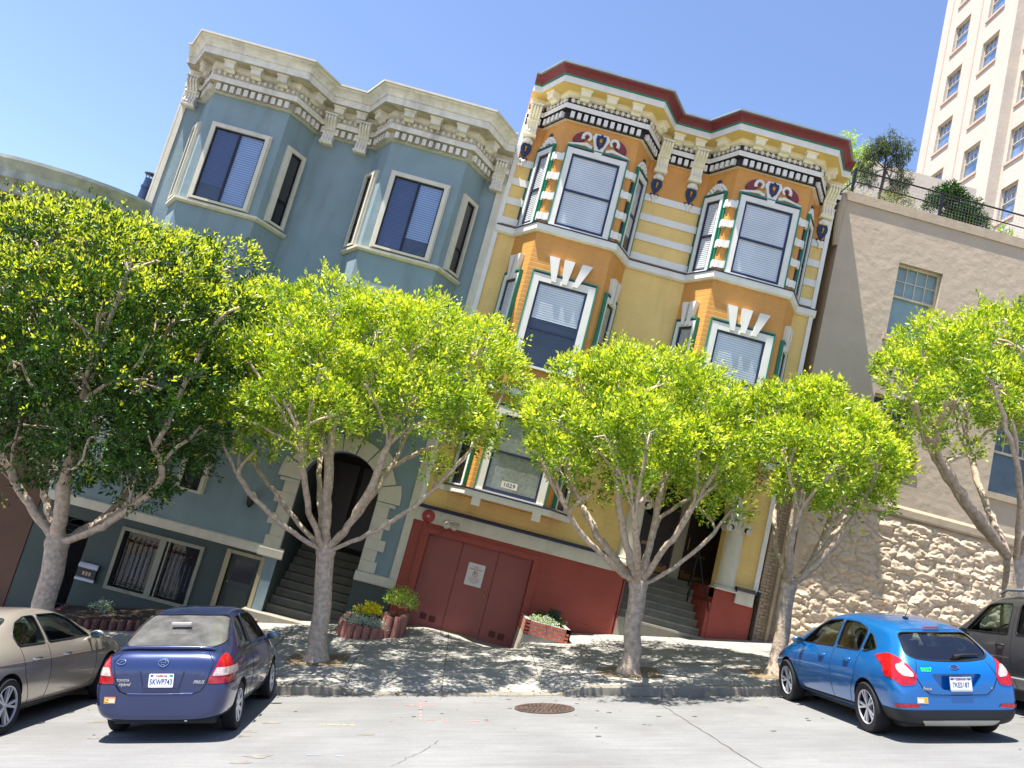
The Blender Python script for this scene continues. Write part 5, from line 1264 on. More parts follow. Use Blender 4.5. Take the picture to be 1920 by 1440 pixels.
wee = leafmat('grey green needle', '#3c4a34', '#66734e', .15, .9, .1); pin = leafmat('pine needle', '#1a3812', '#33601d', .15, .9, .1); lim_ = leafmat('lime leaf', '#86a82a', '#a9c440', .4)
miniTree('weeping grey green tree with bare dark stems in the roof garden', (9.0, .9, 10.5), (8.98, .9, 11.9), [(8.95, .9, 12.65, .26), (8.62, .9, 12.3, .24), (9.3, .9, 12.5, .26), (8.5, .95, 11.9, .2), (9.42, .9, 11.75, .25), (9.2, 1., 12.2, .2), (8.78, .8, 12.45, .2), (8.6, .9, 11.55, .18), (9.35, .9, 11.45, .2)], [wee, wee], 900, (.06, .15), .16, 21, .04, droop=1.3, up=-.5)
miniTree('dark green clipped pine shrub behind the railing', (10.95, .9, 10.5), (10.95, .9, 11.1), [(10.75, .9, 11.78, .22), (10.45, .9, 11.55, .22), (10.95, .9, 11.55, .22), (11.15, .95, 11.3, .25), (11.45, .9, 11.3, .2), (11.35, .9, 11.6, .13), (11.6, .9, 11.1, .18), (10.9, .85, 11.2, .25), (11.2, .85, 11.0, .22), (10.3, .9, 11.3, .15)], [pin, pin], 1500, (.05, .09), .4, 22, .04, cat='shrub', name='pine_shrub')
miniTree('brownish flowering shrub beneath the weeping tree', (9.35, .75, 10.45), (9.35, .75, 10.7), [(9.2, .75, 11.1, .2), (9.45, .75, 11.1, .22), (9.7, .75, 10.95, .18), (9.0, .75, 11.0, .14)], [leafmat('olive leaf', '#6a6a40', '#8c8458', .2), lim_], 330, (.03, .06), .4, 23, .02, cat='shrub', name='garden_shrub')
miniTree('lime green slender tree behind the yellow house roof corner', (9.4, 4, 10.5), (9.4, 4, 12.6), [(9.05, 4, 14.3, .2), (9.15, 4, 13.9, .28), (9.45, 4, 13.7, .3), (9.6, 4, 14.1, .2), (9.55, 4, 13.4, .28), (9.25, 4, 13.3, .25), (9.0, 4, 12.9, .3)], [lim_, lim_], 420, (.05, .1), .4, 24, .03)
miniTree('spiky pale green agave at the right of the roof terrace', (11.95, .8, 10.5), (11.95, .8, 10.6), [(11.95, .8, 10.85, .2), (12.2, .8, 10.75, .15)], [lim_, sil], 30, (.2, .4), .1, 25, .02, cat='plant', name='spiky_plant', per=4)
miniTree('pale low bush at the left corner of the roof terrace', (8.5, .9, 10.45), (8.5, .9, 10.6), [(8.3, .9, 10.95, .18), (8.6, .9, 10.9, .2), (8.15, 1.6, 11.1, .3)], [sil, lim_], 160, (.03, .07), .4, 26, .02, cat='shrub', name='garden_shrub')
miniTree('small olive tuft between the weeping tree and the pine shrub', (10.1, .8, 10.45), (10.1, .8, 10.55), [(10.1, .8, 10.85, .16), (9.95, .8, 10.75, .12)], [leafmat('olive leaf', '#6a6a40', '#8c8458', .2), lim_], 60, (.03, .07), .35, 27, .015, cat='plant', name='garden_plant')

# ================================================================== cars
def paint(name, col, metal=.35, rough=.32):
    m = mat(name, col, rough, metal=metal, var=.03, vscale=2, coat=1.)
    return m
rubber = mat('tyre rubber', '#17171a', .85, var=.25, vscale=8); plast = mat('black car plastic', '#15151a', .55, var=.15); rimm = mat('silver alloy', '#c9c9cd', .3, metal=.35, var=.05)
redlens = mat('red tail lens', '#ab0d18', .1, var=.35, vscale=20, coat=.6); clearlens = mat('clear tail lens', '#b8a5a0', .12, var=.35, vscale=22, coat=.6); chrome = mat('chrome', '#d5d7da', .1, metal=1., var=.02)
dark = mat('car interior', '#1a1b1e', .8, var=.2); plate_w = mat('number plate white', '#dfe1e4', .4, var=.03); plate_t = mat('number plate blue', '#1f2c66', .5)
seatm = mat('seat fabric', '#2a2b2f', .85, var=.2); gap = mat('panel gap', '#07080a', .7)
carglass = glassmat('car glass', (.58, .70, .66), .95, .0, .10); cardark = glassmat('privacy glass', (.08, .1, .1), .95, .0)

def raw(bm_or_mb, mats, name='tmp', sub=0, smooth=True):
    o = bm_or_mb.build(name, mats, None, smooth=False)
    if sub:
        s = o.modifiers.new('s', 'SUBSURF'); s.levels = sub; s.render_levels = sub
    return o
def evalmesh(o):
    dg = bpy.context.evaluated_depsgraph_get(); dg.update()
    return bpy.data.meshes.new_from_object(o.evaluated_get(dg))
def boolean(o, cut, op):
    m = o.modifiers.new('b', 'BOOLEAN'); m.operation = op; m.solver = 'EXACT'; m.object = cut
    try: m.material_mode = 'TRANSFER'
    except Exception: pass
def kill(o):
    me = o.data; bpy.data.objects.remove(o)

def loft(stations, grow=0.):
    """stations rows: y, zb, w_low, w_mid, z_mid, w_belt, z_belt, w_roof, z_edge, z_top"""
    mb = MB(); rings = []
    for (y, zb, wl_, wm, zm, wb, zbelt, wr, ze, zt) in stations:
        half = [(0, zb), (wl_*.8, zb), (wl_, zb+.06), (wm, zm), (wm*.995, (zm+zbelt)/2+.03), (wb, zbelt), ((wb*.42+wr*.58)+.012, zbelt*.45+ze*.55), (wr, ze), (wr*.72, ze*.25+zt*.75+.006), (wr*.36, zt-.003), (0, zt)]
        ring = [(x, y, z) for x, z in half] + [(-x, y, z) for x, z in half[-2:0:-1]]
        rings.append(ring)
    n = len(rings[0])
    for r in rings: mb.v += r
    for i in range(len(rings)-1):
        for j in range(n): mb.f.append((i*n+j, i*n+(j+1) % n, (i+1)*n+(j+1) % n, (i+1)*n+j)); mb.m.append(0)
    mb.f.append(tuple(reversed(range(n)))); mb.m.append(0); mb.f.append(tuple((len(rings)-1)*n+j for j in range(n))); mb.m.append(0)
    return mb
def prismX(poly, x0, x1):   # polygon (y,z)
    mb = MB(); n = len(poly)
    mb.v = [(x0, a, b) for a, b in poly]+[(x1, a, b) for a, b in poly]
    mb.f = [tuple(range(n)), tuple(reversed(range(n, 2*n)))]+[(i, i+n, (i+1) % n+n, (i+1) % n) for i in range(n)]; mb.m = [0]*len(mb.f); return mb
def prismY(poly, y0, y1):   # polygon (x,z)
    mb = MB(); n = len(poly)
    mb.v = [(a, y0, b) for a, b in poly]+[(a, y1, b) for a, b in poly]
    mb.f = [tuple(range(n)), tuple(reversed(range(n, 2*n)))]+[(i, i+n, (i+1) % n+n, (i+1) % n) for i in range(n)]; mb.m = [0]*len(mb.f); return mb
def rnd_poly(P, r=.05, k=4):
    """round the corners of a polygon"""
    out = []; n = len(P)
    for i in range(n):
        a = Vector(P[i-1]); b = Vector(P[i]); c = Vector(P[(i+1) % n]); rr = min(r, (a-b).length*.45, (c-b).length*.45)
        p = b+(a-b).normalized()*rr; q = b+(c-b).normalized()*rr
        for j in range(k+1):
            t = j/k; s = p*(1-t)**2+b*2*t*(1-t)+q*t*t; out.append((s.x, s.y))
    return out
def patch(body_me, cutmb, off, m, name, parent, smooth=True, filt=None, cut2=None):
    """piece of the body surface lying inside a prism, lifted by `off`"""
    a = bpy.data.objects.new('a', body_me.copy()); COL.objects.link(a); a.data.materials.clear(); a.data.materials.append(MATS['car interior'])
    a.data.polygons.foreach_set('material_index', [0]*len(a.data.polygons))
    c = raw(cutmb, plast); boolean(a, c, 'INTERSECT')
    if cut2: c2 = raw(cut2, plast); boolean(a, c2, 'INTERSECT')
    me = evalmesh(a); kill(a); kill(c)
    if cut2: kill(c2)
    ci = [i for i, mm in enumerate(me.materials) if mm == plast]; ci = ci[0] if ci else 1
    bm = bmesh.new(); bm.from_mesh(me)
    bmesh.ops.delete(bm, geom=[f for f in bm.faces if f.material_index == ci or (filt and not filt(f.calc_center_median(), f.normal))], context='FACES')
    bm.normal_update()
    for v in bm.verts: v.co += v.normal*off
    for f in bm.faces: f.material_index = 0; f.smooth = True
    bm.to_mesh(me); bm.free(); me.materials.clear(); me.materials.append(m); me.name = name
    o = bpy.data.objects.new(name, me); COL.objects.link(o)
    if parent: o.parent = parent
    return o

def wheel(parent, x, y, r, w, side, spokes=5, name='wheel', rimr=.66, style=0):
    """side=+1: outer face towards +x"""
    M = Matrix.Translation((x, y, r)) @ Matrix.Rotation(R(90*side), 4, 'Y')
    t = MB(); h = w/2; rr = r*rimr
    t.lathe([(rr, -h*.8), (r*.93, -h), (r*.985, -h*.82), (r, -h*.4), (r, h*.4), (r*.985, h*.82), (r*.93, h), (rr*1.04, h*.92), (rr, h*.75)], M, 40)
    to = t.build('wheel', rubber, parent, smooth=40)
    q = MB(); q.lathe([(rr, h*.86), (rr*.96, h*.9), (rr*.93, h*.7), (rr*.9, -h*.2), (0, -h*.2)], M, 40, 1)
    q.lathe([(rr*.02, h*.72), (rr*.14, h*.76), (rr*.2, h*.7), (rr*.2, h*.2)], M, 20, 0)
    q.lathe([(rr*1.01, h*.84), (rr*.99, h*.93), (rr*.94, h*.9), (rr*.93, h*.6)], M, 40, 0)
    for i in range(spokes):
        a = 2*math.pi*i/spokes+.3
        for da in ((-.13, .13) if style == 0 else (0,)):
            wd = .055 if style == 0 else .10
            ca, sa = math.cos(a+da*.5), math.sin(a+da*.5); cb, sb = math.cos(a+da*1.35), math.sin(a+da*1.35)
            P = []
            for z_ in (h*.45, h*.74):
                for (rad, c_, s_, ww) in ((rr*.14, ca, sa, wd), (rr*.95, cb, sb, wd*1.25)):
                    zz = z_ if rad < rr*.5 else z_+h*.1
                    P.append((M @ Vector((rad*c_-s_*rr*ww, rad*s_+c_*rr*ww, zz)), M @ Vector((rad*c_+s_*rr*ww, rad*s_-c_*rr*ww, zz))))
            v = [P[0][0], P[1][0], P[1][1], P[0][1], P[2][0], P[3][0], P[3][1], P[2][1]]; q.hexa(v, 0)
    q.build('rim', [rimm, plast], to, smooth=30)
    return to

def car(name, label, spec, place, yaw, scale=1., wide=1.):
    root = empty(name, label, 'car')
    root['group'] = 'cars parked nose to the kerb'
    pm_ = spec['paint']; bo = raw(loft(spec['st']), [pm_], sub=3)
    full = evalmesh(bo); kill(bo)
    for p in full.polygons: p.use_smooth = True
    b = bpy.data.objects.new('b', full.copy()); COL.objects.link(b)
    cutters = []
    for (yw) in (0, spec['wb']):
        c = MB(); r = spec['arch']; M = Matrix.Translation((0, yw, spec['r']*1.0)) @ Matrix.Rotation(R(90), 4, 'Y')
        for s in (-1, 1):
            c = MB(); a_, b_ = sorted((s*1.3, s*(spec['W']/2-.34))); c.lathe([(0, a_), (r, a_), (r, b_), (0, b_)], M, 40); c.v, c.f = c.v, c.f
            # weld the lathe poles
            o = c.build('c', [plast]); bm = bmesh.new(); bm.from_mesh(o.data); bmesh.ops.remove_doubles(bm, verts=bm.verts, dist=1e-5); bmesh.ops.recalc_face_normals(bm, faces=bm.faces); bm.to_mesh(o.data); bm.free()
            boolean(b, o, 'DIFFERENCE'); cutters.append(o)
    io = raw(loft(spec['inner']), [dark], sub=2); boolean(b, io, 'DIFFERENCE'); cutters.append(io)
    for w_ in spec['sidewin']:
        o = raw(prismX(rnd_poly(w_, .05), -1.4, 1.4), [plast]); boolean(b, o, 'DIFFERENCE'); cutters.append(o)
    for (w_, y0, y1) in spec['endwin']:
        o = raw(prismY(rnd_poly(w_, .08), y0, y1), [plast]); boolean(b, o, 'DIFFERENCE'); cutters.append(o)
    if spec.get('recess'):
        for (w_, y0, y1) in spec['recess']:
            o = raw(prismY(rnd_poly(w_, .06), y0, y1), [pm_]); boolean(b, o, 'DIFFERENCE'); cutters.append(o)
    me = evalmesh(b); kill(b)
    for c in cutters: kill(c)
    me.name = 'body'; body = bpy.data.objects.new('body', me); COL.objects.link(body); body.parent = root
    try: me.set_sharp_from_angle(angle=R(38))
    except Exception: pass
    # glass
    for i, w_ in enumerate(spec['sidewin']):
        for s in (-1, 1):
            g_ = patch(full, prismX(rnd_poly(w_, .05), *sorted((s*1.4, s*.2))), -.012, cardark if spec.get('privacy') and i in spec['privacy'] else carglass, 'side_window', body)
    for (w_, y0, y1) in spec['endwin']:
        patch(full, prismY(rnd_poly(w_, .08), y0, y1), -.012, spec.get('endglass', carglass), 'rear_window' if y0 < 0 else 'windscreen', body)
    bvh = BVHTree.FromPolygons([v.co.copy() for v in full.vertices], [tuple(p.vertices) for p in full.polygons])
    def hit(o, d):
        h = bvh.ray_cast(Vector(o), Vector(d).normalized()); return h
    def line3(pts, ax, r=.004, m=gap, nm='panel_gap', par=body, closed=False, n=10, lift=0.):
        """seam traced on the body: pts in (y,z) seen from side ax=+1/-1, or (x,z) seen from behind ax='r', or (x,y) from above ax='t'"""
        P = []; pts = list(pts)+([pts[0]] if closed else [])
        for a, c in zip(pts, pts[1:]):
            for k in range(n): P.append((a[0]+(c[0]-a[0])*k/n, a[1]+(c[1]-a[1])*k/n))
        P.append(pts[-1]); out = []
        for p in P:
            if ax == 'r': h = hit((p[0], -4, p[1]), (0, 1, 0))
            elif ax == 't': h = hit((p[0], p[1], 3), (0, 0, -1))
            else: h = hit((ax*3, p[0], p[1]), (-ax, 0, 0))
            if h[0] is not None: out.append(h[0]+h[1]*lift)
        if len(out) > 1:
            q = MB(); q.tube(out, r, 5); return q.build(nm, m, par, smooth=60)
    for s in (-1, 1):
        for w_ in spec['sidewin']: line3(rnd_poly(w_, .05), s, .011, spec.get('trim', plast), 'window_seal', closed=True, n=2)
        for l in spec['seams']: line3(l, s)
        for (yy, zz) in spec['handles']:
            h = hit((s*3, yy, zz), (-s, 0, 0))
            if h[0] is not None:
                q = MB(); c0 = h[0]; q.tube([c0+Vector((s*.0, -.09, 0)), c0+Vector((s*.03, -.07, .005)), c0+Vector((s*.033, .05, .005)), c0+Vector((s*.0, .09, 0))], [.012, .016, .016, .012], 8); q.build('door_handle', spec.get('handle', pm_), body, smooth=60)
    for (w_, y0, y1) in spec['endwin']:
        if y0 < 0: line3(rnd_poly(w_, .08), 'r', .010, plast, 'window_seal', closed=True, n=2)
    for l in spec.get('rearseams', []): line3(l, 'r')
    # wheels
    for yw in (0, spec['wb']):
        for s in (-1, 1): wheel(root, s*(spec['W']/2-.105-spec.get('inset', 0)), yw, spec['r'], spec.get('tw', .2), s, spec.get('spokes', 5), style=spec.get('rimstyle', 0), rimr=spec.get('rimr', .68))
    # mirrors
    mx, my, mz = spec['mirror']
    for s in (-1, 1):
        q = MB(); q.ell((s*(mx+.1), my, mz), (.10, .05, .06), seg=14, rings=9); q.tube([(s*(mx-.04), my+.03, mz-.06), (s*(mx+.06), my+.01, mz-.03)], .025, 8); mo = q.build('mirror', spec.get('mirrormat', pm_), body, smooth=60)
        q = MB(); q.ell((s*(mx+.1), my-.043, mz), (.085, .012, .05), seg=14, rings=8); q.build('mirror_glass', mat('mirror glass', '#5a6a70', .05, metal=.9), mo, smooth=60)
    # seats and wheel
    q = MB()
    for (sy) in (spec['seat'], spec['seat']-.95):
        for sx in (-.36, .36):
            q.hexa([(sx-.22, sy, .35), (sx+.22, sy, .35), (sx+.22, sy+.5, .35), (sx-.22, sy+.5, .35), (sx-.22, sy, .5), (sx+.22, sy, .5), (sx+.22, sy+.5, .55), (sx-.22, sy+.5, .55)])
            zt = spec['beltz']+.12
            q.hexa([(sx-.22, sy-.02, .5), (sx+.22, sy-.02, .5), (sx+.22, sy+.1, .5), (sx-.22, sy+.1, .5), (sx-.19, sy-.2, zt), (sx+.19, sy-.2, zt), (sx+.19, sy-.11, zt), (sx-.19, sy-.11, zt)])
            q.ell((sx, sy-.17, zt+.09), (.12, .05, .09), seg=10, rings=6)
    q.build('seats', seatm, root, smooth=50)
    q = MB(); M = Matrix.Translation((-.36, spec['seat']+.62, spec['beltz']+.0)) @ Matrix.Rotation(R(-65), 4, 'X'); q.lathe([(.17+.014*math.cos(t), .014*math.sin(t)) for t in [2*math.pi*i/8 for i in range(8)]], M, 22, closed=True); q.build('steering_wheel', plast, root, smooth=60)
    q = MB(); q.hexa([(-.68, spec['seat']+.75, .5), (.68, spec['seat']+.75, .5), (.68, spec['seat']+1.15, .5), (-.68, spec['seat']+1.15, .5), (-.66, spec['seat']+.8, spec['beltz']-.02), (.66, spec['seat']+.8, spec['beltz']-.02), (.62, spec['seat']+1.25, spec['beltz']-.05), (-.62, spec['seat']+1.25, spec['beltz']-.05)]); q.build('dashboard', dark, root)
    q = MB(); q.box(-spec['W']/2+.22, spec['W']/2-.22, -.55, spec['wb']+.5, .17, .3); q.build('underbody', plast, root)
    if 'extra' in spec: spec['extra'](root, body, full, hit, line3, spec)
    # stand on the sloping road
    px, py = place; c, s_ = math.cos(R(yaw)), math.sin(R(yaw))
    ex = Vector((1, 0, KS)); ey = Vector((0, 1, RC)); ez = ex.cross(ey).normalized(); ex.normalize(); ey = ez.cross(ex).normalized()
    fx = ex*c+ey*s_; fy = ey*c-ex*s_
    o = Vector((px, py, z_road(px, py)))
    root.matrix_world = Matrix(((fx.x*scale*wide, fy.x*scale, ez.x*scale, o.x), (fx.y*scale*wide, fy.y*scale, ez.y*scale, o.y), (fx.z*scale*wide, fy.z*scale, ez.z*scale, o.z), (0, 0, 0, 1)))
    bpy.data.meshes.remove(full)
    return root

def surfM(h, tilt=None):
    """matrix sitting on a rear surface point: x right seen from behind, y up, z out"""
    p, n = h[0], h[1]; n = n.normalized(); x = Vector((0, 0, 1)).cross(n).normalized(); y = n.cross(x)
    return Matrix(((x.x, y.x, n.x, p.x), (x.y, y.y, n.y, p.y), (x.z, y.z, n.z, p.z), (0, 0, 0, 1)))
def plate(body, hit, x, z, serial, tagcol, frame=False, w=.305, h=.152):
    hh = hit((x, -4, z), (0, 1, 0)); p = hh[0]; M = Matrix(((1, 0, 0, p.x), (0, 0, -1, p.y-.012), (0, 1, 0, z), (0, 0, 0, 1))) @ Matrix.Rotation(R(-4), 4, 'X')
    q = MB(); v = rnd_poly([(-w/2, -h/2), (w/2, -h/2), (w/2, h/2), (-w/2, h/2)], .015); n = len(v)
    q.add([M @ Vector((a, b, .004)) for a, b in v]+[M @ Vector((a, b, 0)) for a, b in v], [tuple(range(n)), tuple(reversed(range(n, 2*n)))]+[(i, i+n, (i+1) % n+n, (i+1) % n) for i in range(n)])
    po = q.build('number_plate', plate_w, body)
    textmesh('plate_serial', serial, .085, plate_t, M @ Matrix.Translation((0, -.017, .005)), po, ext=.0006, sx=.78, bold=.0012)
    textmesh('plate_state', 'California', .036, MATS['red lettering'], M @ Matrix.Translation((0, .052, .005)), po, ext=.0006, shear=.3, bold=.0006)
    q = MB()
    q.item()
    for (a, b, c, d, mi) in ((-.135, -.1, .045, .062, 0), (.1, .14, .042, .064, 1)): q.item() or q.add([M @ Vector((a, c, .0055)), M @ Vector((b, c, .0055)), M @ Vector((b, d, .0055)), M @ Vector((a, d, .0055))], [(0, 1, 2, 3)], mi)
    q.build_items('plate_sticker', [plate_t, tagcol], po)
    if frame:
        q = MB(); q.tube([M @ Vector((a, b, .006)) for a, b in ((-w/2, -h/2), (w/2, -h/2), (w/2, h/2), (-w/2, h/2), (-w/2, -h/2))], .006, 5)
        q.add([M @ Vector((-w/2, -h/2-.02, .006)), M @ Vector((w/2, -h/2-.02, .006)), M @ Vector((w/2, -h/2+.018, .0065)), M @ Vector((-w/2, -h/2+.018, .0065))], [(0, 1, 2, 3)]); q.build('plate_frame', mat('plate frame', '#c9cacd', .3, metal=.4), po)
    return po
def sticker(body, hit, x, z, w, h, cols, letter, lx, lc, lift=0.):
    hh = hit((x, -4, z), (0, 1, 0)); M = surfM(hh) @ Matrix.Translation((0, 0, lift))
    q = MB(); q.add([M @ Vector((a, b, .004)) for a, b in ((-w/2, -h/2), (w/2, -h/2), (w/2, h/2), (-w/2, h/2))], [(0, 1, 2, 3)], 0)
    q.add([M @ Vector((a, b, .0055)) for a, b in ((-w/2+(.4*w if lx < 0 else .06*w), -h/2*.75), (w/2-(.06*w if lx < 0 else .4*w), -h/2*.75), (w/2-(.06*w if lx < 0 else .4*w), h/2*.5), (-w/2+(.4*w if lx < 0 else .06*w), h/2*.5))], [(0, 1, 2, 3)], 1)
    s = q.build('parking_permit', cols, body); textmesh('permit_letter', letter, h*.75, lc, M @ Matrix.Translation((lx*w, 0, .006)), s, ext=.0005, bold=.001)
def ring(mb, M, a, b, r, n=28): mb.tube([M @ Vector((a*math.cos(t), b*math.sin(t), .006)) for t in [2*math.pi*i/n for i in range(n+1)]], r, 6)

# ---- purple sedan -------------------------------------------------------
purp = paint('dark violet blue metallic', '#2a3763', .45, .28)
def sedan_extra(root, body, full, hit, line3, sp):
    for s in (-1, 1):
        out = [(s*.815, .93), (s*.70, 1.0), (s*.63, .80), (s*.56, .665), (s*.90, .66), (s*.90, .86)]
        lamp = patch(full, prismY(rnd_poly(out, .05), -1.4, -.28), .006, redlens, 'tail_lamp', body, filt=lambda c, n: n.y < .6, cut2=prismX(rnd_poly([(-1.2, 1.05), (-.56, 1.02), (-.50, .9), (-.52, .64), (-1.2, .6)], .04), -1.2, 1.2))
        mid_ = [(s*.62, .745), (s*.66, .84), (s*.93, .83), (s*.93, .755)]
        patch(full, prismY(rnd_poly(mid_, .02), -1.4, -.32), .010, clearlens, 'reversing_lens', lamp, filt=lambda c, n: n.y < .6)
    line3([(-.53, 1.0), (-.62, .9), (-.55, .66), (-.49, .58), (-.4, .55), (0, .548), (.4, .55), (.49, .58), (.55, .66), (.62, .9), (.53, 1.0)], 'r', .006, gap, 'boot_gap')
    # boot lip spoiler
    P = [hit((x, -.62-.0*x*x, 3), (0, 0, -1))[0]+Vector((0, -.04-.03*(1-(x/.62)**2), .012)) for x in np.linspace(-.6, .6, 15)]
    q = MB()
    q.tube(P, [.012]+[.024]*13+[.012], 8); q.build('boot_spoiler', sp['paint'], body, smooth=60)
    patch(full, prismY(rnd_poly([(-1.1, .18), (1.1, .18), (1.1, .655), (.56, .65), (.50, .575), (.40, .54), (-.40, .54), (-.50, .575), (-.56, .65), (-1.1, .655)], .02), -1.4, -.40), .016, sp['paint'], 'rear_bumper', body, filt=lambda c, n: n.y < .5)
    q = MB(); q.tube([hit((x, -4, .55), (0, 1, 0))[0]+Vector((0, -.012, 0)) for x in np.linspace(-.40, .40, 9)], .010, 6); q.build('bumper_ledge', sp['paint'], body, smooth=60)
    plate(body, hit, 0, .70, '5KWP743', mat('green sticker', '#158a78', .5))
    q = MB(); q.tube([hit((x, -4, z), (0, 1, 0))[0]+Vector((0, -.004, 0)) for x, z in ((-.27, .80), (-.22, .62), (.22, .62), (.27, .80))], .008, 6); q.build('plate_surround', sp['paint'], body, smooth=60)
    M = surfM(hit((0, -4, .895), (0, 1, 0))); q = MB(); ring(q, M, .062, .045, .006); ring(q, M @ Matrix.Translation((0, .008, 0)), .026, .034, .004); ring(q, M @ Matrix.Translation((0, .016, 0)), .05, .016, .004); q.build('badge', chrome, body, smooth=60)
    for (s, x, z, sz, sh) in (('TOYOTA', -.47, .70, .038, 0), ('Hybrid', -.45, .655, .05, .35), ('PRIUS', .46, .68, .052, .3)):
        h = hit((x, -4, z), (0, 1, 0)); textmesh('badge_text', s, sz, chrome, surfM(h) @ Matrix.Translation((0, 0, .003)), body, ext=.002, shear=sh, bold=.0015)
    M = surfM(hit((-.52, -4, .90), (0, 1, 0))); q = MB(); ring(q, M, .055, .028, .006); q.tube([M @ Vector((-.02, .0, .006)), M @ Vector((.03, .005, .006))], .006, 5); q.build('side_badge', chrome, body, smooth=60)
    sticker(body, hit, -.60, .485, .14, .075, [mat('orange permit', '#e89a1e', .5), mat('permit white', '#e6ddcc', .5)], 'C', -.3, mat('permit letter', '#f4efe0', .5), lift=.02)
    q = MB(); q.box(-.13, .13, -.18, -.12, 1.285, 1.31); q.build('high_brake_lamp', mat('pale brake lamp', '#cfc0c8', .4), body)
    q = MB(); q.tube([(.33, -.7, .27), (.33, -.82, .26)], .025, 10); q.build('exhaust', chrome, body)
    line3([(2.6, .88), (1.9, .90), (1.2, .92), (.3, .93), (-.2, .93)], 1, .005); line3([(2.6, .88), (1.9, .90), (1.2, .92), (.3, .93), (-.2, .93)], -1, .005)
SED = dict(paint=purp, W=1.695, wb=2.55, r=.295, arch=.345, tw=.185, spokes=8, rimstyle=1, beltz=.93, seat=1.05, inset=.01,
    st=[(-.86, .30, .50, .56, .50, .52, .70, .42, .76, .78),
        (-.845, .27, .66, .70, .48, .67, .74, .58, .84, .87),
        (-.79, .25, .74, .79, .48, .75, .84, .64, .96, .985),
        (-.68, .24, .77, .825, .50, .775, .90, .64, 1.01, 1.035),
        (-.45, .22, .78, .838, .50, .785, .92, .64, 1.04, 1.07),
        (-.15, .2, .78, .845, .50, .79, .93, .60, 1.21, 1.26),
        (.22, .18, .78, .847, .52, .79, .935, .57, 1.36, 1.415),
        (.7, .18, .78, .847, .52, .79, .935, .565, 1.405, 1.46),
        (1.2, .18, .78, .847, .52, .79, .93, .565, 1.40, 1.462),
        (1.62, .18, .78, .845, .52, .785, .92, .57, 1.34, 1.40),
        (2.02, .18, .78, .842, .52, .78, .91, .61, 1.16, 1.20),
        (2.4, .19, .77, .835, .52, .77, .88, .65, .98, 1.015),
        (2.8, .2, .75, .82, .50, .74, .80, .62, .86, .90),
        (3.15, .22, .70, .77, .46, .69, .69, .58, .76, .80),
        (3.38, .25, .60, .66, .42, .58, .57, .48, .62, .65),
        (3.45, .3, .45, .5, .42, .45, .5, .38, .53, .55)],
    inner=[(-.35, .45, .60, .68, .6, .66, .88, .52, 1.0, 1.03), (-.05, .4, .62, .72, .6, .70, .90, .52, 1.15, 1.19), (.25, .35, .64, .74, .6, .72, .91, .50, 1.30, 1.355), (.7, .35, .64, .74, .6, .72, .91, .50, 1.345, 1.40), (1.2, .35, .64, .74, .6, .72, .91, .50, 1.34, 1.402), (1.6, .35, .64, .74, .6, .72, .90, .50, 1.28, 1.34), (2.0, .4, .64, .73, .6, .71, .88, .53, 1.11, 1.14), (2.3, .5, .6, .7, .6, .69, .84, .56, .95, .97)],
    sidewin=[[(-.02, .985), (.62, .985), (.64, 1.36), (.40, 1.345), (.22, 1.28)], [(.72, .985), (1.95, .97), (1.62, 1.28), (1.38, 1.355), (.72, 1.37)]],
    endwin=[([(-.66, 1.09), (-.57, 1.05), (0, 1.035), (.57, 1.05), (.66, 1.09), (.55, 1.35), (.48, 1.38), (0, 1.39), (-.48, 1.38), (-.55, 1.35)], -.72, .32), ([(-.58, 1.03), (.58, 1.03), (.50, 1.36), (-.50, 1.36)], 1.55, 2.6)],
    seams=[[(.30, .99), (.20, .6), (.42, .42), (.64, .25)], [(.68, .98), (.70, .6), (.69, .25)], [(1.98, .95), (2.0, .6), (1.98, .26)]], handles=[(.42, .80), (1.0-.12, .80)], mirror=(.80, 1.86, 1.0), extra=sedan_extra, endglass=glassmat('dusty rear glass', (.42, .42, .44), .75, .10, .18, .22))
def tailor(sp, **k):
    d = dict(sp); d.update(k); return d
car('parked_car', 'dark violet blue sedan with reversed tail toward the camera and a California plate', SED, (-1.70, -7.72), 2.5, .95, .92)

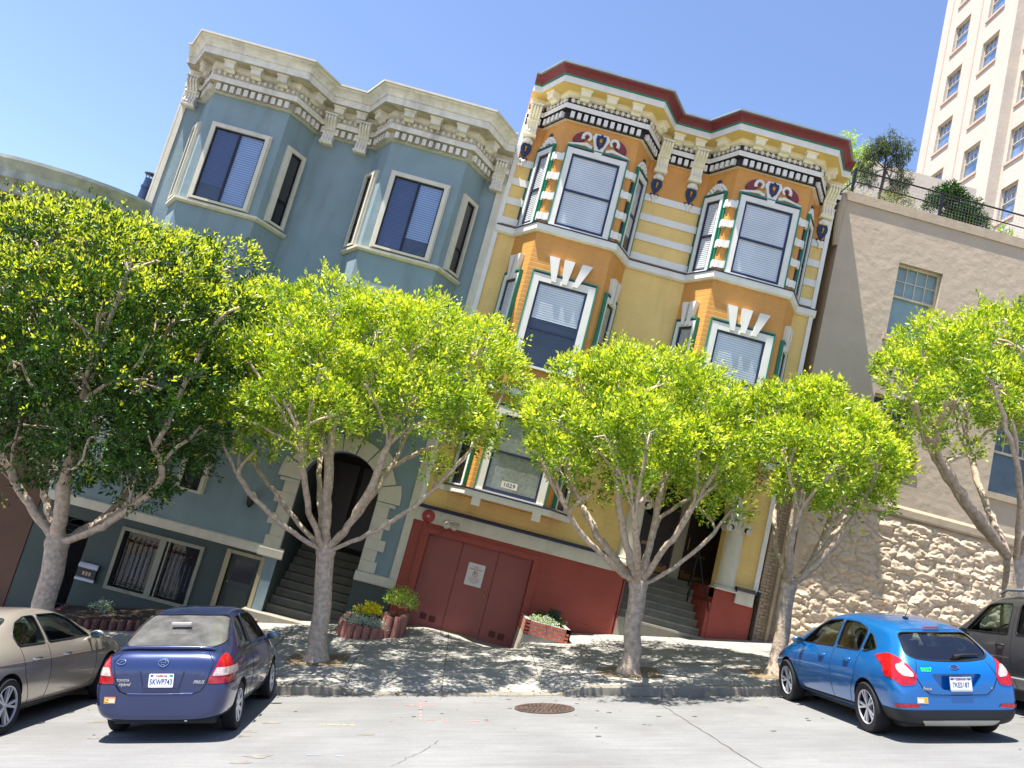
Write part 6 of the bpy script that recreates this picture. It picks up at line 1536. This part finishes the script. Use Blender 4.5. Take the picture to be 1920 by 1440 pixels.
# ---- tan sedan ----------------------------------------------------------
tanp = paint('warm grey champagne metallic', '#b5ab9f', .5, .3)
def tan_extra(root, body, full, hit, line3, sp):
    for s in (-1, 1):
        patch(full, prismY(rnd_poly([(s*.62, .76), (s*.95, .74), (s*.95, .93), (s*.62, .92)], .04), -1.6, -.62), .006, redlens, 'tail_lamp', body, filt=lambda c, n: n.y < .6)
        line3([(-.75, .82), (.1, .80), (1.2, .78), (2.6, .76)], s, .006, sp['paint'], 'body_crease')
        line3([(.42, .27), (1.4, .25), (2.35, .24)], s, .008, gap, 'sill_line')
    line3([(-.88, .42), (0, .40), (.88, .42)], 'r', .006)
TAN = dict(paint=tanp, W=1.81, wb=2.81, r=.325, arch=.375, tw=.225, spokes=5, rimr=.72, beltz=.93, seat=1.25,
    st=[(-.92, .30, .52, .60, .50, .54, .72, .42, .80, .83), (-.90, .27, .72, .78, .48, .72, .82, .60, .95, .985), (-.82, .24, .80, .87, .50, .80, .88, .64, 1.03, 1.055), (-.6, .22, .83, .895, .52, .83, .91, .66, 1.055, 1.085),
        (-.2, .2, .84, .903, .53, .84, .93, .66, 1.08, 1.12), (.15, .19, .84, .905, .53, .845, .94, .61, 1.23, 1.28), (.55, .18, .84, .905, .53, .845, .945, .575, 1.35, 1.405), (1.0, .18, .84, .905, .53, .845, .945, .57, 1.375, 1.43), (1.5, .18, .84, .905, .53, .845, .94, .57, 1.36, 1.418),
        (1.95, .18, .84, .905, .53, .84, .93, .59, 1.26, 1.31), (2.35, .18, .84, .90, .53, .83, .92, .64, 1.07, 1.11), (2.7, .19, .83, .895, .53, .82, .90, .67, .97, 1.01), (3.1, .2, .81, .88, .52, .79, .84, .66, .90, .94), (3.45, .22, .76, .82, .48, .73, .74, .62, .79, .83), (3.66, .26, .62, .68, .44, .6, .6, .5, .65, .67), (3.72, .3, .45, .5, .42, .45, .52, .38, .55, .57)],
    inner=[(-.1, .45, .62, .74, .6, .72, .90, .54, 1.03, 1.06), (.25, .4, .66, .78, .6, .76, .91, .53, 1.18, 1.22), (.6, .35, .7, .80, .6, .77, .92, .51, 1.30, 1.345), (1.0, .35, .7, .80, .6, .77, .92, .50, 1.315, 1.37), (1.5, .35, .7, .80, .6, .77, .91, .50, 1.30, 1.358), (1.95, .4, .68, .79, .6, .76, .90, .52, 1.20, 1.24), (2.35, .5, .62, .75, .6, .72, .87, .57, 1.02, 1.05)],
    sidewin=[[(.28, .99), (.92, .985), (.94, 1.33), (.70, 1.325), (.45, 1.26), (.27, 1.13)], [(1.0, .985), (2.22, .975), (1.85, 1.24), (1.55, 1.325), (1.0, 1.335)]],
    endwin=[([(-.62, 1.10), (.62, 1.10), (.53, 1.33), (-.53, 1.33)], -.4, .62), ([(-.6, 1.03), (.6, 1.03), (.52, 1.34), (-.52, 1.34)], 1.85, 3.0)],
    seams=[[(.30, .98), (.36, .62), (.46, .48), (.60, .26)], [(.96, .98), (.98, .6), (.97, .25)], [(2.28, .95), (2.3, .6), (2.28, .25)]], handles=[(.62, .815), (1.75-.35, .80)], handle=chrome, mirror=(.86, 2.1, 1.0), extra=tan_extra)
car('parked_car', 'tan champagne sedan cut off by the left edge of the photo', TAN, (-4.33, -7.95), -3.0, .95)

# ---- bright blue hatchback ----------------------------------------------
blup = paint('bright blue metallic', '#0669b2', .35, .22)
def hatch_extra(root, body, full, hit, line3, sp):
    for s in (-1, 1):
        out = [(s*1.0, .93), (s*.80, 1.10), (s*.66, .98), (s*.56, .80), (s*.60, .70), (s*.78, .685), (s*.9, .80), (s*1.0, .90)]
        lamp = patch(full, prismY(rnd_poly(out, .03), -1.4, -.0), .007, redlens, 'tail_lamp', body, filt=lambda c, n: n.y < .6, cut2=prismX(rnd_poly([(-.14, 1.0), (-.34, 1.04), (-.5, 1.07), (-1.1, 1.1), (-1.1, .6), (-.62, .68), (-.50, .79), (-.40, .90)], .03), -1.2, 1.2))
        o2 = [(s*.77, .93), (s*.69, .94), (s*.60, .83), (s*.61, .79), (s*.74, .80), (s*.79, .86)]
        patch(full, prismY(rnd_poly(o2, .03), -1.4, -.3), .011, clearlens, 'reversing_lens', lamp, filt=lambda c, n: n.y < .6)
        patch(full, prismY(rnd_poly([(s*.55, .435), (s*.84, .42), (s*.86, .465), (s*.6, .475)], .01), -1.4, -.3), .014, redlens, 'rear_reflector', body, filt=lambda c, n: n.y < .3)
        line3([(.40, .30), (1.4, .29), (2.3, .28)], s, .02, plast, 'sill_trim', n=8)
    low = patch(full, prismY([(-1.1, .16), (1.1, .16), (1.1, .40), (-1.1, .40)], -1.4, -.38), .010, plast, 'lower_bumper', body, filt=lambda c, n: n.y < .45)
    patch(full, prismY(rnd_poly([(-.45, .2), (.45, .2), (.55, .28), (-.55, .28)], .02), -1.4, -.5), .016, mat('grey diffuser', '#a9a79c', .5), 'diffuser', body, filt=lambda c, n: n.y < .3)
    line3([(-.50, .98), (-.58, .80), (-.50, .66), (-.40, .585), (0, .575), (.40, .585), (.50, .66), (.58, .80), (.50, .98)], 'r', .006, gap, 'tailgate_gap')
    M = Matrix.Translation((0, 0, 0))
    # roof spoiler
    q = MB(); top = []; bot = []
    for x in np.linspace(-.56, .56, 13):
        h = hit((x, -.02, 3), (0, 0, -1)); z = h[0].z; d = .10*(1-(x/.7)**2)+.04
        top.append((x, -.02, z+.006)); bot.append((x, -.12-d, z-.045))
    k = len(q.v); n = 13
    q.v += top+bot+[(x, y, z-.03) for x, y, z in bot]+[(x, y+.02, z-.05) for x, y, z in top]
    for i in range(n-1):
        for r_ in range(3): q.f.append((r_*n+i, r_*n+i+1, (r_+1)*n+i+1, (r_+1)*n+i)); q.m.append(0)
    q.build('roof_spoiler', sp['paint'], body, smooth=60)
    q = MB(); q.box(-.12, .12, -.275, -.262, 1.352, 1.372); q.build('high_brake_lamp', redlens, body)
    h0 = hit((.0, -4, 1.0), (0, 1, 0))[0]; q = MB(); q.tube([hit((.05, -4, 1.02), (0, 1, 0))[0]+Vector((0, -.03, 0)), hit((.2, -4, 1.045), (0, 1, 0))[0]+Vector((0, -.03, 0)), hit((.46, -4, 1.05), (0, 1, 0))[0]+Vector((0, -.02, 0))], [.03, .018, .009], 8); q.build('rear_wiper', plast, body, smooth=60)
    h = hit((0, .35, 3), (0, 0, -1))[0]; q = MB(); q.ell(h+Vector((0, 0, .01)), (.03, .07, .02)); q.tube([h+Vector((0, .02, .01)), h+Vector((0, -.12, .16))], .006, 5); q.build('roof_aerial', plast, body, smooth=60)
    plate(body, hit, 0.03, .715, '7KES187', mat('orange sticker', '#b8532a', .5), frame=True)
    M = surfM(hit((0, -4, .905), (0, 1, 0))); q = MB(); ring(q, M, .06, .027, .006); q.build('badge_ring', chrome, body, smooth=60)
    q = MB(); P = [M @ Vector((.056*math.cos(t), .024*math.sin(t), .007)) for t in [2*math.pi*i/24 for i in range(24)]]; q.add(P, [tuple(range(24))]); q.build('badge', mat('badge navy', '#1a2a5c', .2), body)
    textmesh('badge_text', 'Ford', .032, chrome, M @ Matrix.Translation((0, 0, .009)), body, ext=.001, shear=.3)
    textmesh('badge_text', 'Focus', .05, chrome, surfM(hit((-.44, -4, .655), (0, 1, 0))) @ Matrix.Translation((0, 0, .004)), body, ext=.002, bold=.002)
    textmesh('badge_text', 'SE', .028, chrome, surfM(hit((.47, -4, .66), (0, 1, 0))) @ Matrix.Translation((0, 0, .004)), body, ext=.002, bold=.001)
    textmesh('fleet_number', '8027', .07, mat('lime vinyl', '#21d23c', .5), surfM(hit((-.41, -4, .875), (0, 1, 0))) @ Matrix.Translation((0, 0, .004)), body, ext=.0005, sx=1.1, bold=.0022)
    sticker(body, hit, -.52, .515, .15, .075, [mat('amber permit', '#e6b85a', .5), mat('permit white', '#e6ddcc', .5)], 'C', .3, mat('yellow letter', '#d9b400', .5))
HAT = dict(paint=blup, W=1.82, wb=2.65, r=.32, arch=.37, tw=.22, spokes=5, rimr=.68, beltz=.97, seat=1.15, trim=plast,
    st=[(-.78, .30, .54, .60, .48, .55, .62, .46, .70, .72), (-.765, .24, .74, .79, .46, .74, .68, .60, .80, .83), (-.70, .21, .82, .87, .50, .80, .84, .62, .93, .95), (-.60, .2, .84, .895, .55, .81, .93, .60, 1.02, 1.04),
        (-.45, .2, .845, .905, .56, .81, .965, .58, 1.18, 1.21), (-.22, .2, .845, .91, .56, .81, .98, .565, 1.31, 1.355), (.1, .19, .845, .91, .56, .81, .985, .57, 1.37, 1.42), (.6, .18, .845, .91, .56, .81, .98, .575, 1.41, 1.465), (1.1, .18, .845, .91, .55, .81, .965, .575, 1.42, 1.48),
        (1.55, .18, .845, .91, .54, .81, .95, .575, 1.38, 1.445), (2.0, .18, .845, .905, .54, .80, .93, .59, 1.23, 1.29), (2.45, .18, .84, .90, .54, .79, .90, .64, 1.04, 1.08), (2.85, .19, .82, .885, .53, .77, .84, .63, .91, .95), (3.2, .21, .77, .83, .50, .72, .76, .58, .81, .85), (3.45, .24, .66, .72, .46, .62, .62, .5, .67, .70), (3.56, .3, .5, .54, .43, .48, .52, .38, .55, .57)],
    inner=[(-.45, .5, .60, .70, .6, .66, .92, .46, 1.04, 1.06), (-.2, .45, .66, .76, .6, .72, .95, .50, 1.24, 1.28), (.1, .4, .7, .80, .6, .74, .955, .50, 1.31, 1.36), (.6, .35, .7, .80, .6, .74, .95, .50, 1.35, 1.405), (1.1, .35, .7, .80, .6, .74, .93, .50, 1.36, 1.42), (1.55, .35, .7, .80, .6, .74, .92, .50, 1.32, 1.385), (2.0, .4, .68, .78, .6, .72, .90, .52, 1.17, 1.22), (2.4, .5, .62, .74, .6, .70, .86, .56, 1.0, 1.03)],
    sidewin=[[(-.12, 1.08), (.12, 1.02), (.22, 1.02), (.2, 1.26), (.10, 1.23)], [(.28, 1.015), (.98, 1.0), (1.0, 1.375), (.6, 1.365), (.27, 1.29)], [(1.06, 1.0), (2.24, .965), (1.9, 1.2), (1.55, 1.335), (1.06, 1.378)]],
    endwin=[([(-.60, 1.06), (-.5, 1.0), (-.25, .975), (0, .97), (.25, .975), (.5, 1.0), (.60, 1.06), (.52, 1.27), (.45, 1.30), (-.45, 1.30), (-.52, 1.27)], -.9, -.05), ([(-.6, 1.04), (.6, 1.04), (.52, 1.38), (-.52, 1.38)], 1.75, 2.9)],
    recess=[([(-.37, .83), (.37, .83), (.22, .635), (-.22, .635)], -1.2, -.70)],
    seams=[[(.25, 1.0), (.30, .68), (.42, .5), (.52, .28)], [(1.02, .99), (1.03, .6), (1.02, .27)], [(2.27, .95), (2.3, .6), (2.27, .27)], [(2.3, .9), (2.6, .86), (3.0, .78)]], handles=[(.55, .88), (1.75-.4, .86)], mirror=(.83, 2.05, 1.0), extra=hatch_extra, endglass=glassmat('tinted hatch glass', (.36, .42, .47), .95, .01, .12))
car('parked_car', 'bright blue hatchback with silver wheels showing its left side and tail', HAT, (7.20, -7.9), 1.0, .93, .93)

# ---- dark grey utility vehicle ------------------------------------------
suvp = paint('faded brown grey paint', '#464548', .25, .42)
def suv_extra(root, body, full, hit, line3, sp):
    for s in (-1, 1):
        q = MB(); q.tube([(s*.62, -.1, 1.70), (s*.62, 0.0, 1.76), (s*.61, .6, 1.775), (s*.61, 1.3, 1.77), (s*.61, 1.45, 1.71)], .02, 8); q.build('roof_rail', mat('grey rail', '#7d8288', .4, metal=.4), body, smooth=60)
        line3([(.45, .52), (1.3, .52), (2.3, .52)], s, .018, mat('grey moulding', '#8f9196', .4), 'side_moulding', n=10)
        patch(full, prismY([(s*.68, .75), (s*.95, .75), (s*.95, 1.15), (s*.68, 1.15)], -1.6, -.7), .006, redlens, 'tail_lamp', body, filt=lambda c, n: n.y < .6)
    q = MB(); q.tube([(-.6, .25, 1.77), (.6, .25, 1.77)], .018, 8); q.tube([(-.6, 1.1, 1.78), (.6, 1.1, 1.78)], .018, 8); q.build('roof_rack', mat('grey rail', '#7d8288', .4, metal=.4), body)
    patch(full, prismY([(-1.1, .2), (1.1, .2), (1.1, .52), (-1.1, .52)], -1.6, -.6), .02, plast, 'rear_bumper', body, filt=lambda c, n: n.y < .6)
SUV = dict(paint=suvp, W=1.84, wb=2.72, r=.36, arch=.42, tw=.24, spokes=5, rimr=.6, beltz=1.08, seat=1.15, privacy=(0, 1),
    st=[(-.98, .38, .60, .68, .60, .66, .95, .58, 1.05, 1.1), (-.96, .34, .78, .84, .60, .80, 1.02, .64, 1.4, 1.45), (-.9, .32, .84, .89, .62, .85, 1.06, .66, 1.58, 1.62), (-.6, .3, .85, .915, .64, .86, 1.08, .67, 1.63, 1.68), (0, .28, .86, .92, .64, .87, 1.09, .67, 1.66, 1.71),
        (.8, .27, .86, .92, .64, .87, 1.09, .67, 1.67, 1.72), (1.5, .27, .86, .92, .64, .87, 1.08, .66, 1.64, 1.70), (1.85, .27, .86, .92, .64, .865, 1.06, .66, 1.53, 1.58), (2.2, .27, .86, .915, .64, .86, 1.04, .70, 1.28, 1.31), (2.55, .28, .85, .91, .64, .84, 1.02, .74, 1.08, 1.11), (3.0, .29, .84, .90, .62, .82, .98, .72, 1.03, 1.06), (3.45, .3, .8, .86, .58, .76, .88, .68, .95, .99), (3.62, .34, .66, .72, .54, .62, .72, .55, .8, .84), (3.68, .38, .5, .56, .5, .5, .6, .4, .66, .68)],
    inner=[(-.8, .55, .66, .76, .7, .74, 1.02, .58, 1.45, 1.5), (-.5, .5, .7, .82, .7, .79, 1.04, .60, 1.56, 1.61), (.2, .45, .72, .83, .7, .8, 1.05, .60, 1.6, 1.65), (1.0, .45, .72, .83, .7, .8, 1.05, .60, 1.6, 1.65), (1.5, .45, .72, .83, .7, .8, 1.04, .59, 1.57, 1.63), (1.85, .5, .7, .82, .7, .79, 1.02, .59, 1.46, 1.50), (2.2, .6, .66, .78, .7, .76, 1.0, .62, 1.22, 1.25)],
    sidewin=[[(-.75, 1.14), (-.12, 1.14), (-.12, 1.55), (-.66, 1.55)], [(.12, 1.14), (.88, 1.14), (.88, 1.57), (.22, 1.57)], [(1.06, 1.13), (2.12, 1.12), (1.66, 1.53), (1.5, 1.56), (1.06, 1.575)]],
    endwin=[([(-.62, 1.12), (.62, 1.12), (.58, 1.52), (-.58, 1.52)], -1.3, -.6), ([(-.62, 1.14), (.62, 1.14), (.56, 1.56), (-.56, 1.56)], 1.7, 2.6)],
    seams=[[(.0, 1.6), (-.02, 1.1), (.12, .85), (.35, .6), (.40, .35)], [(.97, 1.62), (.97, .6), (.97, .33)], [(2.2, 1.05), (2.22, .6), (2.2, .33)]], handles=[(.27, .98), (1.2, .97)], handle=plast, mirrormat=plast, mirror=(.90, 1.98, 1.12), extra=suv_extra)
car('parked_car', 'dark brown grey boxy utility vehicle with roof rails behind the blue hatchback', SUV, (9.95, -7.6), 2.0, .95)
SC.render.film_transparent = False
bpy.context.view_layer.update()
